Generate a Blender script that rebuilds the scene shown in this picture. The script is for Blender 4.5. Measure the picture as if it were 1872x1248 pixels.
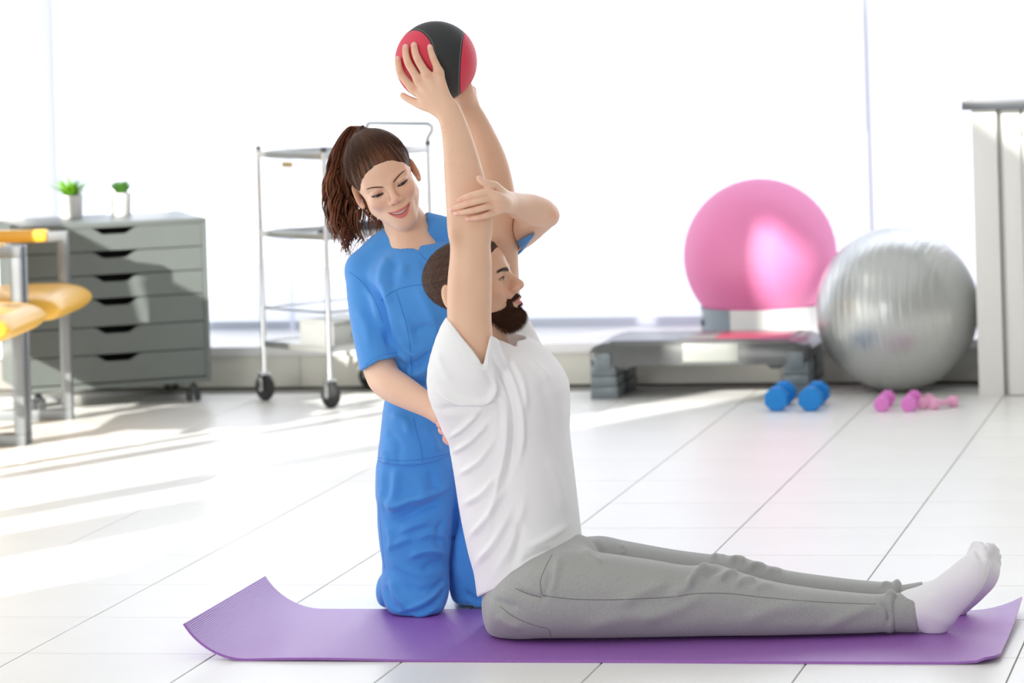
import bpy, bmesh, math, random
import numpy as np
from mathutils import Vector, Matrix
random.seed(7)
for _o in list(bpy.data.objects):
    bpy.data.objects.remove(_o)
SC = bpy.context.scene
COL = SC.collection
PI = math.pi

# ------------------------------------------------------------------ camera
F, CX, CY, RHO, TH, H = 6646.0, 1276.0, -59.0, .0285, .173, 1.51   # measured from the floor tiles
cam_d = bpy.data.cameras.new('camera')
cam = bpy.data.objects.new('camera', cam_d)
COL.objects.link(cam)
cam_d.sensor_width = 36.0
cam_d.lens = F * 36.0 / 1872.0
cam_d.shift_x = (936 - CX) / 1872.0
cam_d.shift_y = -(624 - CY) / 1872.0
cam_d.clip_end = 100
cam.matrix_world = Matrix.Translation((0, 0, H)) @ Matrix.Rotation(TH, 4, 'Z') @ Matrix.Rotation(PI / 2, 4, 'X') @ Matrix.Rotation(-RHO, 4, 'Z')
cam_d.dof.use_dof = True
cam_d.dof.focus_distance = 8.25
cam_d.dof.aperture_fstop = 4.6
SC.camera = cam

# ------------------------------------------------------------------ world, sun, exposure
wd = bpy.data.worlds.new('daylight')
SC.world = wd
wd.use_nodes = True
wd.node_tree.nodes['Background'].inputs[0].default_value = (1.0, .99, .975, 1)
wd.node_tree.nodes['Background'].inputs[1].default_value = .43
sl = bpy.data.lights.new('sun', 'SUN')
sl.energy = 10.0
sl.angle = math.radians(.8)
sl.color = (1.0, .96, .9)
sun = bpy.data.objects.new('sun', sl)
COL.objects.link(sun)
SUN_EL = math.radians(19.5)
_sd = Vector((.469 * math.cos(SUN_EL), .883 * math.cos(SUN_EL), -math.sin(SUN_EL)))
sun.rotation_euler = _sd.to_track_quat('-Z', 'Y').to_euler()
sun.location = (-6, 4, 4)
wl = bpy.data.lights.new('window_light', 'AREA')      # daylight through the tall windows of the left wall
wl.shape = 'RECTANGLE'; wl.size = 8.0; wl.size_y = 2.6; wl.energy = 170; wl.color = (1.0, .985, .96)
wlo = bpy.data.objects.new('window_light', wl); COL.objects.link(wlo)
wlo.location = (-5.35, 8.8, 1.6); wlo.rotation_euler = (0, -PI / 2, 0)
def lamp(name, sx, sy, power, loc, target, col=(1, 1, 1)):
    d = bpy.data.lights.new(name, 'AREA'); d.shape = 'RECTANGLE'; d.size = sx; d.size_y = sy; d.energy = power; d.color = col
    o = bpy.data.objects.new(name, d); COL.objects.link(o); o.location = loc
    o.rotation_euler = (Vector(target) - Vector(loc)).to_track_quat('-Z', 'Y').to_euler()
lamp('overhead_fill', 6.5, 8.0, 62, (-2.0, 8.6, 3.5), (-2.0, 8.6, 0))           # added overhead fill for the floor, no lamp known there
lamp('front_left_key', 3.2, 2.3, 290, (-4.4, -1.2, 1.9), (-1.9, 8.3, .7), (1.0, .99, .97))    # added key light from the near left, no window known there
SC.view_settings.view_transform = 'Standard'
SC.view_settings.look = 'None'
SC.view_settings.exposure = 0.0
SC.view_settings.gamma = 1.0
SC.view_settings.use_curve_mapping = False

# ------------------------------------------------------------------ photograph pixel + real depth -> world point
CTH, STH, CR, SR = math.cos(TH), math.sin(TH), math.cos(RHO), math.sin(RHO)
def at(px, py, D):
    ix = (px - CX) / F
    iy = -(py - CY) / F
    x = ix * CR + iy * SR
    y = -ix * SR + iy * CR
    return Vector((x * D * CTH - D * STH, x * D * STH + D * CTH, H + y * D))
def at_z(px, py, z=0.0):
    a = at(px, py, 1.0)
    D = (z - H) / (a.z - H)
    return at(px, py, D)
def at_y(px, py, Y):
    a = at(px, py, 1.0)
    return at(px, py, Y / a.y)

# ------------------------------------------------------------------ object helpers
def tag(o, label=None, cat=None, group=None, kind=None):
    if label: o['label'] = label
    if cat: o['category'] = cat
    if group: o['group'] = group
    if kind: o['kind'] = kind
    return o
def empty(name, loc, label=None, cat=None, group=None, rz=0.0):
    o = bpy.data.objects.new(name, None)
    o.empty_display_size = .1
    o.location = loc
    o.rotation_euler = (0, 0, rz)
    COL.objects.link(o)
    return tag(o, label, cat, group)
def add(name, me, mat=None, parent=None, loc=None, rot=None, smooth=None):
    o = bpy.data.objects.new(name, me)
    COL.objects.link(o)
    if mat is not None and len(me.materials) == 0:
        me.materials.append(mat)
    if parent is not None: o.parent = parent
    if loc is not None: o.location = loc
    if rot is not None: o.rotation_euler = rot
    return o
def copy_tree(o, parent=None):
    c = o.copy()
    COL.objects.link(c)
    c.parent = parent
    for ch in list(o.children):
        copy_tree(ch, c)
    return c

class MB:
    """collects shapes in one mesh"""
    def __init__(self): self.bm = bmesh.new()
    def _m(self, vs, loc, rot):
        M = Matrix.Translation(loc)
        if rot: M = M @ (rot if isinstance(rot, Matrix) else Matrix.Rotation(rot[2], 4, 'Z') @ Matrix.Rotation(rot[1], 4, 'Y') @ Matrix.Rotation(rot[0], 4, 'X'))
        bmesh.ops.transform(self.bm, matrix=M, verts=vs)
    def box(self, c, s, bev=0.0, rot=None, seg=2):
        r = bmesh.ops.create_cube(self.bm, size=1.0)['verts']
        bmesh.ops.scale(self.bm, vec=s, verts=r)
        if bev:
            es = list({e for v in r for e in v.link_edges})
            g = bmesh.ops.bevel(self.bm, geom=es, offset=bev, segments=seg, profile=.6, affect='EDGES', clamp_overlap=True)
            r = list({v for f in g['faces'] for v in f.verts} | {v for v in r if v.is_valid})
        self._m(r, c, rot)
        return self
    def lathe(self, prof, c=(0, 0, 0), n=32, rot=None, cap=True):
        rings = []
        allv = []
        for (r, z) in prof:
            if r < 1e-6:
                v = self.bm.verts.new((0, 0, z)); rings.append([v]); allv.append(v)
            else:
                k = [self.bm.verts.new((r * math.cos(2 * PI * i / n), r * math.sin(2 * PI * i / n), z)) for i in range(n)]
                rings.append(k); allv += k
        for a, b in zip(rings, rings[1:]):
            for i in range(n):
                j = (i + 1) % n
                q = [a[i % len(a)], a[j % len(a)], b[j % len(b)], b[i % len(b)]]
                u = []
                for v in q:
                    if v not in u: u.append(v)
                if len(u) > 2:
                    try: self.bm.faces.new(u)
                    except ValueError: pass
        if cap:
            for k in (rings[0], rings[-1]):
                if len(k) > 2:
                    try: self.bm.faces.new(k)
                    except ValueError: pass
        self._m(allv, c, rot)
        return self
    def tube(self, pts, r, n=8, closed=False):
        pts = [Vector(p) for p in pts]
        rr = r if isinstance(r, (list, tuple)) else [r] * len(pts)
        rings = []
        up = None
        N = len(pts)
        for i, p in enumerate(pts):
            if closed: d = pts[(i + 1) % N] - pts[i - 1]
            else: d = pts[min(i + 1, N - 1)] - pts[max(i - 1, 0)]
            d.normalize()
            if up is None:
                up = Vector((0, 0, 1)) if abs(d.z) < .9 else Vector((1, 0, 0))
            a = d.cross(up)
            if a.length < 1e-6: a = d.orthogonal()
            a.normalize()
            b = a.cross(d); b.normalize()
            up = b
            rings.append([self.bm.verts.new(p + (a * math.cos(2 * PI * k / n) + b * math.sin(2 * PI * k / n)) * rr[i]) for k in range(n)])
        for i in range(N if closed else N - 1):
            A, B = rings[i], rings[(i + 1) % N]
            for k in range(n):
                self.bm.faces.new((A[k], A[(k + 1) % n], B[(k + 1) % n], B[k]))
        if not closed:
            self.bm.faces.new(rings[0][::-1]); self.bm.faces.new(rings[-1])
        return self
    def prism(self, poly, y0, y1, axis='Y', bev=0.0):
        """poly in (x,z), extruded along y"""
        f = [self.bm.verts.new((x, y0, z)) for x, z in poly]
        g = [self.bm.verts.new((x, y1, z)) for x, z in poly]
        n = len(poly)
        fs = [self.bm.faces.new(f), self.bm.faces.new(g[::-1])]
        for i in range(n):
            fs.append(self.bm.faces.new((f[i], g[i], g[(i + 1) % n], f[(i + 1) % n])))
        if bev:
            es = list({e for q in fs for e in q.edges})
            bmesh.ops.bevel(self.bm, geom=es, offset=bev, segments=2, profile=.6, affect='EDGES', clamp_overlap=True)
        return self
    def mesh(self, name, smooth=True, ang=40):
        bmesh.ops.recalc_face_normals(self.bm, faces=self.bm.faces)
        me = bpy.data.meshes.new(name)
        if smooth:
            lim = math.radians(ang)
            for f in self.bm.faces: f.smooth = True
            for e in self.bm.edges:
                if len(e.link_faces) == 2 and e.calc_face_angle(0) > lim: e.smooth = False
        self.bm.to_mesh(me)
        self.bm.free()
        return me
    def build(self, name, mat, parent=None, loc=None, rot=None, smooth=True, ang=40):
        return add(name, self.mesh(name, smooth, ang), mat, parent, loc, rot)

# ------------------------------------------------------------------ materials
def srgb(r, g, b):
    f = lambda c: (c / 255 / 12.92) if c / 255 <= .04045 else ((c / 255 + .055) / 1.055) ** 2.4
    return (f(r), f(g), f(b), 1)
def mat(name, col, rough=.5, metal=0.0, spec=.5, noise=None, bump=None, coat=0.0, sheen=0.0, sss=0.0, trans=None, emit=None, vcol=False):
    """noise=(scale, strength[,stretch]) varies colour; bump=(scale, distance[,stretch])"""
    m = bpy.data.materials.new(name)
    m.use_nodes = True
    nt = m.node_tree; N = nt.nodes; L = nt.links
    b = N['Principled BSDF']
    b.inputs['Base Color'].default_value = col
    b.inputs['Roughness'].default_value = rough
    b.inputs['Metallic'].default_value = metal
    b.inputs['Specular IOR Level'].default_value = spec
    if coat: b.inputs['Coat Weight'].default_value = coat; b.inputs['Coat Roughness'].default_value = .12
    if sheen: b.inputs['Sheen Weight'].default_value = sheen; b.inputs['Sheen Roughness'].default_value = .5
    if sss:
        b.inputs['Subsurface Weight'].default_value = sss
        b.inputs['Subsurface Radius'].default_value = (.012, .005, .003)
        b.inputs['Subsurface Scale'].default_value = 1.0
    src = None
    if vcol:
        a = N.new('ShaderNodeVertexColor'); a.layer_name = 'Col'
        src = a.outputs['Color']
        L.new(src, b.inputs['Base Color'])
    def coords(scale, stretch):
        tc = N.new('ShaderNodeTexCoord'); mp = N.new('ShaderNodeMapping')
        L.new(tc.outputs['Object'], mp.inputs['Vector'])
        mp.inputs['Scale'].default_value = stretch or (1, 1, 1)
        t = N.new('ShaderNodeTexNoise'); t.inputs['Scale'].default_value = scale
        t.inputs['Detail'].default_value = 4
        L.new(mp.outputs[0], t.inputs['Vector'])
        return t
    if noise:
        t = coords(noise[0], noise[2] if len(noise) > 2 else None)
        hs = N.new('ShaderNodeHueSaturation')
        mr = N.new('ShaderNodeMapRange')
        mr.inputs['From Min'].default_value = .25; mr.inputs['From Max'].default_value = .75
        mr.inputs['To Min'].default_value = 1 - noise[1]; mr.inputs['To Max'].default_value = 1 + noise[1]
        L.new(t.outputs['Fac'], mr.inputs['Value'])
        L.new(mr.outputs[0], hs.inputs['Value'])
        if src is not None: L.new(src, hs.inputs['Color'])
        else: hs.inputs['Color'].default_value = col
        L.new(hs.outputs[0], b.inputs['Base Color'])
    if bump:
        t = coords(bump[0], bump[2] if len(bump) > 2 else None)
        bp = N.new('ShaderNodeBump'); bp.inputs['Distance'].default_value = bump[1]; bp.inputs['Strength'].default_value = 1
        L.new(t.outputs['Fac'], bp.inputs['Height'])
        L.new(bp.outputs[0], b.inputs['Normal'])
    if emit:
        b.inputs['Emission Color'].default_value = emit[0]; b.inputs['Emission Strength'].default_value = emit[1]
    if trans:
        tr = N.new('ShaderNodeBsdfTranslucent'); tr.inputs[0].default_value = trans[0]
        mx = N.new('ShaderNodeMixShader'); mx.inputs[0].default_value = trans[1]
        L.new(b.outputs[0], mx.inputs[1]); L.new(tr.outputs[0], mx.inputs[2])
        L.new(mx.outputs[0], N['Material Output'].inputs['Surface'])
    return m

M = {}
M['tile'] = mat('floor_tile', srgb(240, 240, 236), .32, noise=(3, .025), spec=.35)
M['grout'] = mat('grout', srgb(150, 148, 142), .8)
M['wall'] = mat('white_paint', srgb(244, 245, 246), .6, noise=(2, .01))
M['plinth'] = mat('cream_panel', srgb(232, 231, 220), .45, noise=(4, .02))
M['ledge'] = mat('white_ledge', srgb(244, 244, 244), .35)
M['blind'] = mat('backlit_blind', srgb(238, 242, 250), .7, emit=((.93, .955, 1.0, 1), .50), noise=(.8, .01))
M['rail'] = mat('blind_rail', srgb(206, 214, 229), .4)
M['chain'] = mat('blind_chain', srgb(150, 150, 165), .4)
M['gap'] = mat('mullion_glow', srgb(225, 228, 240), .5, emit=((.9, .92, 1, 1), .06))  # faint glow added so the frame behind the blinds looks backlit
M['frame'] = mat('window_frame', srgb(235, 235, 238), .4)
M['cab'] = mat('grey_lacquer', srgb(106, 113, 110), .38, noise=(20, .02))
M['cabin'] = mat('dark_recess', srgb(16, 15, 15), .6)
M['black'] = mat('black_rubber', srgb(38, 40, 40), .5, bump=(300, .0004))
M['caster'] = mat('caster_grey', srgb(70, 74, 76), .4)
M['chrome'] = mat('chrome', srgb(225, 228, 230), .14, metal=1.0)
M['steel'] = mat('brushed_steel', srgb(205, 208, 206), .3, metal=.8)
M['darksteel'] = mat('grey_powder_steel', srgb(134, 139, 142), .35, metal=.4)
M['yellow'] = mat('yellow_vinyl', srgb(243, 186, 60), .35, coat=.15, noise=(6, .03))
M['pot'] = mat('white_pot', srgb(226, 226, 224), .6, noise=(14, .06))
M['soil'] = mat('soil', srgb(70, 52, 40), .9)
M['leaf'] = mat('leaf_green', srgb(130, 192, 48), .5, noise=(30, .2), trans=(srgb(170, 215, 60), .3))
M['leaf2'] = mat('leaf_deep', srgb(92, 150, 62), .5, noise=(30, .2), trans=(srgb(140, 190, 70), .25))
M['gold'] = mat('gold_tag', srgb(190, 165, 95), .4)
M['pink'] = mat('pink_vinyl', srgb(246, 148, 200), .52, spec=1.0, noise=(3, .02), trans=(srgb(250, 150, 205), .25))
M['silver'] = mat('silver_vinyl', srgb(196, 199, 196), .3, metal=.6, spec=.5, coat=.1, noise=(3, .02))
M['ringgrey'] = mat('ring_grey', srgb(150, 164, 172), .4)
M['ringwhite'] = mat('ring_white', srgb(236, 238, 236), .4)
M['stepblack'] = mat('step_black', srgb(72, 75, 74), .3, noise=(30, .04), coat=.2)
M['stepgrey'] = mat('step_grey', srgb(112, 122, 126), .35, noise=(20, .03), coat=.1)
M['stepmid'] = mat('step_label', srgb(132, 135, 130), .35)
M['stepred'] = mat('step_reflection_red', srgb(170, 60, 80), .3, coat=.2)
M['bluebell'] = mat('blue_neoprene', srgb(0, 132, 214), .5, noise=(60, .03))
M['pinkbell'] = mat('violet_pink_neoprene', srgb(232, 134, 214), .55)
M['palebell'] = mat('pale_pink_neoprene', srgb(246, 182, 216), .55)
M['cabwhite'] = mat('white_wood', srgb(238, 238, 234), .5, noise=(8, .015, (12, 12, 1)), bump=(10, .0006, (14, 14, .8)))
M['cabtop'] = mat('dark_worktop', srgb(64, 68, 72), .3)
M['paper'] = mat('tray_white', srgb(238, 240, 242), .4)
M['boxgrey'] = mat('box_grey', srgb(142, 144, 142), .5)
M['darkobj'] = mat('dark_slate', srgb(60, 72, 84), .35)

# ------------------------------------------------------------------ room shell
XL, YL, YB = -4.95, 13.0, 13.6          # left wall face, ledge front, blinds
def structure(o): return tag(o, kind='structure')
floor = structure(MB().box((-1.5, 6.6, -.056), (9.5, 14.2, .1)).build('floor', M['grout'], smooth=False))
T = .45
tile_me = MB().box((0, 0, -.0045), (T - .0038, T - .0038, .009), bev=.0012, seg=1).mesh('tile', smooth=False)
tile_me.materials.append(M['tile'])
X0, Y0 = -3.4157, 7.8533
for i in range(-4, 9):
    for j in range(-4, 12):
        x, y = X0 + (i + .5) * T, Y0 + (j + .5) * T
        if -5.2 < x < .6 and y + T / 2 < 13.05:
            o = add('tile', tile_me, None, floor, (x, y, 0))
            o.rotation_euler = (random.uniform(-1, 1) * .0009, random.uniform(-1, 1) * .0009, 0)
# low plinth with its panels, the ledge on top, and the blinds behind
wb = structure(MB().box((-1.6, 13.36, .058), (7.2, .70, .116)).build('wall_back', M['grout'], smooth=False))
pm = MB().box((0, 0, 0), (.898, .012, .116), bev=.001, seg=1).mesh('panel', smooth=False)
for k in range(-3, 4):
    add('panel', pm, M['plinth'], wb, (-1.95 + .9 * k + .39, 13.005, .06))
structure(MB().box((-1.6, 13.345, .135), (7.2, .72, .036), bev=.004).build('trim_1', M['ledge']))
structure(MB().box((-1.6, 13.86, 1.9), (7.4, .1, 4.0)).build('wall_back.001', M['wall'], smooth=False))
seams = [XL - .006, -4.01, -1.74, .45]
for k in range(3):
    a, b = seams[k] + (.008 if k < 2 else .003), seams[k + 1] - (.008 if k < 1 else .003)
    w = empty('window_%d' % (k + 1), ((a + b) / 2, YB, .16)); structure(w)
    MB().box((0, .1, 1.75), (b - a + .03, .06, 3.6)).build('window_frame', M['gap'], w, smooth=False)
    # cloth hangs nearly flat, with a faint sag
    bm = bmesh.new(); nx, nz = 24, 12
    g = [[bm.verts.new((-(b - a) / 2 + (b - a) * i / nx, .004 * math.sin(i * 1.3 + j * .4) * .3, .02 + 3.5 * j / nz)) for i in range(nx + 1)] for j in range(nz + 1)]
    for j in range(nz):
        for i in range(nx): bm.faces.new((g[j][i], g[j][i + 1], g[j + 1][i + 1], g[j + 1][i]))
    for f in bm.faces: f.smooth = True
    bmesh.ops.solidify(bm, geom=bm.faces, thickness=.002)
    me = bpy.data.meshes.new('blind'); bm.to_mesh(me); bm.free()
    add('blind', me, M['blind'], w)
    MB().box((0, -.002, .012), (b - a, .014, .03), bev=.004).build('bottom_rail', M['rail'], w)
    ch = MB()
    for q in range(150): ch.lathe([(0, -.004), (.0035, -.002), (.0035, .002), (0, .004)], (b - a and (b - a) / 2 - .006, -.018, .72 + q * .012), n=6)
    if k == 1: ch.build('chain', M['chain'], w)
MB().lathe([(0, 0), (.010, .002), (.011, .02), (.007, .03), (0, .032)], n=12).build('cord_weight', M['darkobj'], bpy.data.objects['window_2'], loc=(-2.77 + 1.0 + (1.875 - 1.0), -.02, -.007))
# left wall: piers between tall windows, each with a blind at its own height
WL = empty('wall_left', (XL, 6, 0)); structure(WL)
def wall_piece(name, y0, y1, z0, z1, m, t=.12, dx=0):
    return MB().box((-t / 2 + dx, (y0 + y1) / 2 - 6, (z0 + z1) / 2), (t, y1 - y0, z1 - z0)).build(name, m, WL, smooth=False)
wall_piece('upper_wall', -2, 13.6, 2.86, 3.8, M['wall'])
for a, b in [(13.22, 13.75), (10.18, 10.29), (8.97, 9.08), (7.61, 7.83), (6.45, 7.05), (-2, 5.40)]:
    wall_piece('pier', a, b, 0, 2.86, M['wall'], .05, -.0)
wall_piece('transom', 10.38, 13.22, 1.62, 1.72, M['frame'], .06, -.03)
wall_piece('lowered_blind', 5.38, 6.47, 1.40, 2.86, M['blind'], .01, -.02)
wall_piece('lowered_blind', 7.87, 8.97, 1.50, 2.86, M['blind'], .01, -.02)
wall_piece('lowered_blind', 9.17, 10.18, 1.50, 2.86, M['blind'], .01, -.02)
wall_piece('mullion', 11.72, 11.80, 0, 2.86, M['frame'], .06, -.03)
wall_piece('mullion', 12.52, 12.58, 0, 2.86, M['frame'], .06, -.03)
# ------------------------------------------------------------------ drawer cabinet on castors
CA = math.atan2(.505, .863)
cx_, cy_ = -4.02, 12.585       # front right corner
cab = empty('drawer_cabinet', (cx_, cy_, 0), 'grey six-drawer cabinet on black castors under two potted plants', 'cabinet', rz=CA)
# local x runs left from 0 to -.67 along the front, y goes back
cw, cd, z0, z1 = .67, .48, .072, .662
b = MB()
b.box((-cw / 2, cd / 2, z1 - .009), (cw, cd, .018), bev=.002)
b.box((-cw / 2, cd / 2, z0 + .009), (cw, cd, .018), bev=.002)
for sx in (-.009, -cw + .009): b.box((sx, cd / 2, (z0 + z1) / 2), (.018, cd, z1 - z0 - .036), bev=.001)
b.box((-cw / 2, cd - .006, (z0 + z1) / 2), (cw - .036, .01, z1 - z0 - .036))
b.build('carcass', M['cab'], cab)
MB().box((-cw / 2, cd / 2 + .05, (z0 + z1) / 2), (cw - .04, cd - .13, z1 - z0 - .04)).build('drawer_boxes', M['cabin'], cab, smooth=False)
hs = [.085, .085, .085, .1, .1, .1]
tot = sum(hs); sc_ = (z1 - z0 - .036 - .002) / tot
zt = z1 - .019
for hh in hs:
    hgt = hh * sc_ - .0035
    wl, wr = -cw + .0195, -.0195
    mid = (wl + wr) / 2
    p = [(wl, 0), (wr, 0), (wr, hgt), (mid + .085, hgt), (mid + .072, hgt - .004), (mid + .048, hgt - .022), (mid + .038, hgt - .025),
         (mid - .038, hgt - .025), (mid - .048, hgt - .022), (mid - .072, hgt - .004), (mid - .085, hgt), (wl, hgt)]
    MB().prism(p, .002, .018, bev=.0012).build('drawer', M['cab'], cab, loc=(0, 0, zt - hgt), smooth=False)
    zt -= hh * sc_
for x, y in ((-.055, .05), (-cw + .055, .05), (-.055, cd - .05), (-cw + .055, cd - .05)):
    c = MB()
    for s in (-1, 1): c.lathe([(0, -.009), (.020, -.009), (.0235, -.006), (.0235, .006), (.020, .009), (0, .009)], (x + .015 * s, y, .0235), n=20, rot=Matrix.Rotation(PI / 2, 4, 'Y'))
    c.box((x, y, .045), (.03, .03, .03), bev=.008)
    c.lathe([(.006, 0), (.006, .03)], (x, y, .05), n=8)
    c.build('castor', M['caster'], cab)

# ------------------------------------------------------------------ potted plants on the cabinet
def blade(mb, base, d, L, w, droop):
    d = Vector(d).normalized(); side = d.cross(Vector((0, 0, 1)))
    if side.length < .01: side = Vector((1, 0, 0))
    side.normalize()
    nrm = side.cross(d)
    prev = None
    n = 5
    for i in range(n + 1):
        t = i / n
        c = Vector(base) + d * L * t + Vector((0, 0, -droop * t * t * L))
        ww = w * (1 - t) ** .7 * (.6 + .9 * t * (1 - t) * 2)
        r = [mb.bm.verts.new(c - side * ww), mb.bm.verts.new(c + nrm * ww * .45), mb.bm.verts.new(c + side * ww), mb.bm.verts.new(c - nrm * ww * .45)]
        if prev:
            for k in range(4): mb.bm.faces.new((prev[k], prev[(k + 1) % 4], r[(k + 1) % 4], r[k]))
        prev = r
def plant(px, py, label, n, L, spread, m, r):
    p = at_z(px, py, .662)
    e = empty('potted_plant', p, label, 'plant', 'small potted plants on the grey cabinet')
    MB().lathe([(0, 0), (r * .86, 0), (r * .9, .003), (r, .082), (r * .93, .082), (r * .9, .068), (0, .068)], n=28).build('pot', M['pot'], e)
    MB().lathe([(0, .069), (r * .9, .070), (0, .074)], n=16, cap=False).build('soil', M['soil'], e)
    rnd = random.Random(n)
    for k in range(n):
        a = k * 2.4 + rnd.uniform(-.3, .3); t = (k + .5) / n
        tilt = spread * (.25 + .75 * t)
        d = (math.sin(tilt) * math.cos(a), math.sin(tilt) * math.sin(a), math.cos(tilt))
        mb = MB(); blade(mb, (d[0] * .008, d[1] * .008, .07), d, L * rnd.uniform(.8, 1.1), .0085, .22)
        mb.build('leaf', m, e)
plant(131, 397, 'spiky bright green plant in white pot, left of two', 32, .118, .95, M['leaf'], .044)
plant(222, 393, 'dense deep green succulent in mottled grey-white pot, right of two', 44, .088, .72, M['leaf2'], .040)

# ------------------------------------------------------------------ chairs with steel loop sides and yellow pads
def loop(mb, y, x0, x1, zb, zt, s):
    for (c, d) in ((((x0 + x1) / 2, y, zt - s / 2), (x1 - x0, s, s)), (((x0 + x1) / 2, y, zb + s / 2), (x1 - x0, s, s)),
                   ((x1 - s / 2, y, (zb + zt) / 2), (s, s, zt - zb - 2 * s)), ((x0 + s / 2, y, (zb + zt) / 2), (s, s, zt - zb - 2 * s))):
        mb.box(c, d, bev=.003)
def chair(loc, label):
    e = empty('armchair', loc, label, 'chair', 'yellow padded armchairs', rz=.125)
    # front of seat towards +x; loc is the middle of the front posts at floor level
    for y, m in ((-.315, M['darksteel']), (.315, M['darksteel'])):
        mb = MB(); loop(mb, y, -.52, .016, 0, .656, .036); mb.build('side_frame', m, e)
        mb = MB(); mb.box((-.262, y, .642), (.42, .054, .044), bev=.016, seg=4); mb.build('arm_pad', M['yellow'], e)
    mb = MB()
    for x in (-.40, -.08): mb.box((x, 0, .365), (.03, .60, .03), bev=.003)
    mb.build('seat_rail', M['darksteel'], e)
    # waterfall seat: rounded front with a soft crown
    bm = bmesh.new()
    prof = [(-.48, .385), (-.48, .465), (-.44, .48), (-.2, .487), (-.03, .492), (.05, .488), (.095, .472), (.115, .447), (.112, .42), (.09, .398), (.06, .388)]
    ny = 12
    rows = []
    for j in range(ny + 1):
        v = -1 + 2 * j / ny
        yy = .29 * v; k = 1 - abs(v) ** 6 * .22
        cz = .437; cxm = -.16
        rows.append([bm.verts.new((cxm + (x - cxm) * (1 - abs(v) ** 8 * .03), yy, cz + (z - cz) * k - .012 * (abs(v) ** 3 if z > .44 else 0))) for x, z in prof])
    n = len(prof)
    for j in range(ny):
        for i in range(n): bm.faces.new((rows[j][i], rows[j][(i + 1) % n], rows[j + 1][(i + 1) % n], rows[j + 1][i]))
    bm.faces.new(rows[0]); bm.faces.new(rows[-1][::-1])
    mb = MB(); mb.bm.free(); mb.bm = bm
    o = mb.build('seat', M['yellow'], e)
    s = o.modifiers.new('soft', 'SUBSURF'); s.levels = 1; s.render_levels = 2
    mb = MB(); mb.box((-.50, 0, .74), (.07, .56, .40), bev=.03, seg=4, rot=(0, -.16, 0)); mb.build('backrest', M['yellow'], e)
    return e
chair((-4.345, 11.783, 0), 'yellow seated steel armchair in front of the grey cabinet, farther of two')
chair((-4.262, 11.10, 0), 'yellow seated steel armchair cut by the left frame edge, nearer of two')

# ------------------------------------------------------------------ chrome trolley
A0 = Vector((-3.825, 12.60, 0)); B0 = Vector((-3.514, 12.361, 0))     # the two near wheels
sh = B0 - A0
ln = Vector((-sh.y, sh.x, 0)).normalized()
ta = math.atan2(sh.y, sh.x)
tro = empty('trolley', (A0 + B0) / 2, 'chrome three-tier trolley cart on black wheels behind the kneeling woman', 'trolley', rz=ta)
hw, LT = sh.length / 2, .465
posts = [(-hw, 0), (hw, 0), (-hw, LT), (hw, LT)]
for k, (x, y) in enumerate(posts):
    top = .905
    MB().tube([(x, y, .075), (x, y, top)], .0105, 14).build('post', M['chrome'], tro)
    MB().lathe([(.0115, 0), (.0115, .014), (.008, .018), (0, .018)], (x, y, top - .006), n=14).build('post_cap', M['caster'], tro)
    wmb = MB().lathe([(0, -.014), (.03, -.014), (.044, -.011), (.0475, -.006), (.0475, .006), (.044, .011), (.03, .014), (0, .014)], (x, y, .0475), n=28, rot=Matrix.Rotation(PI / 2 , 4, 'X'))
    wh = wmb.build('wheel', M['black'], tro)
    f = MB()
    for s in (-1, 1): f.box((x, y + .019 * s, .066), (.02, .004, .06), bev=.002)
    f.box((x, y, .098), (.024, .042, .008), bev=.002)
    f.lathe([(.006, -.024), (.006, .024)], (x, y, .0475), n=10, rot=Matrix.Rotation(PI / 2, 4, 'X'))
    f.build('wheel_fork', M['chrome'], tro)
# push handle rises from the far pair of posts
hd = MB()
hp = [(-hw, LT, .89), (-hw, LT, .925), (-hw + .004, LT + .018, .95), (-hw + .006, LT + .024, .965), (-hw + .02, LT + .022, .975), (hw - .02, LT + .022, .975), (hw - .002, LT + .024, .965), (hw + .004, LT + .018, .95), (hw, LT, .925), (hw, LT, .89)]
hd.tube(hp, .0105, 12); hd.build('push_handle', M['steel'], tro)
for z, nm, zz in ((.885, 'top_shelf', 1), (.60, 'middle_shelf', 1), (.205, 'bottom_shelf', 1)):
    s = MB()
    s.box((0, LT / 2, z - .012), (2 * hw - .026, LT - .026, .006), bev=.001)
    for y in (0, LT): s.box((0, y, z), (2 * hw - .02, .012, .024), bev=.003)
    for x in (-hw, hw): s.box((x, LT / 2, z), (.012, LT - .02, .024), bev=.003)
    s.build('shelf', M['steel'], tro)
for z in (.335,):
    s = MB()
    s.tube([(-hw, 0, z), (hw, 0, z), (hw, LT, z), (-hw, LT, z)], .005, 8, closed=True)
    s.build('guard_rail', M['chrome'], tro)
MB().box((-.01, -.009, .852), (.062, .003, .018), bev=.001).build('label_plate', M['gold'], tro)
def on_tro(x, y, z):
    return tro.location + Vector((math.cos(ta) * x - math.sin(ta) * y, math.sin(ta) * x + math.cos(ta) * y, z))
e = empty('storage_box', on_tro(.055, .15, .197), 'grey box with a finger hole on the lowest trolley shelf', 'box', rz=ta)
MB().box((0, 0, .045), (.2, .2, .09), bev=.004).build('box_shell', M['boxgrey'], e)
MB().box((0, 0, .094), (.206, .206, .012), bev=.003).build('lid', M['boxgrey'], e)
MB().lathe([(0, 0), (.011, 0), (.011, .003), (0, .003)], (.1, -.02, .05), n=14, rot=Matrix.Rotation(PI / 2, 4, 'Y')).build('finger_hole', M['darksteel'], e)
tag(MB().box((0, 0, .008), (.11, .22, .016), bev=.004).build('instrument_tray', M['paper'], None, on_tro(-.115, .15, .197), (0, 0, ta)), 'white flat tray lying at the front of the lowest trolley shelf', 'tray')
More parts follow.
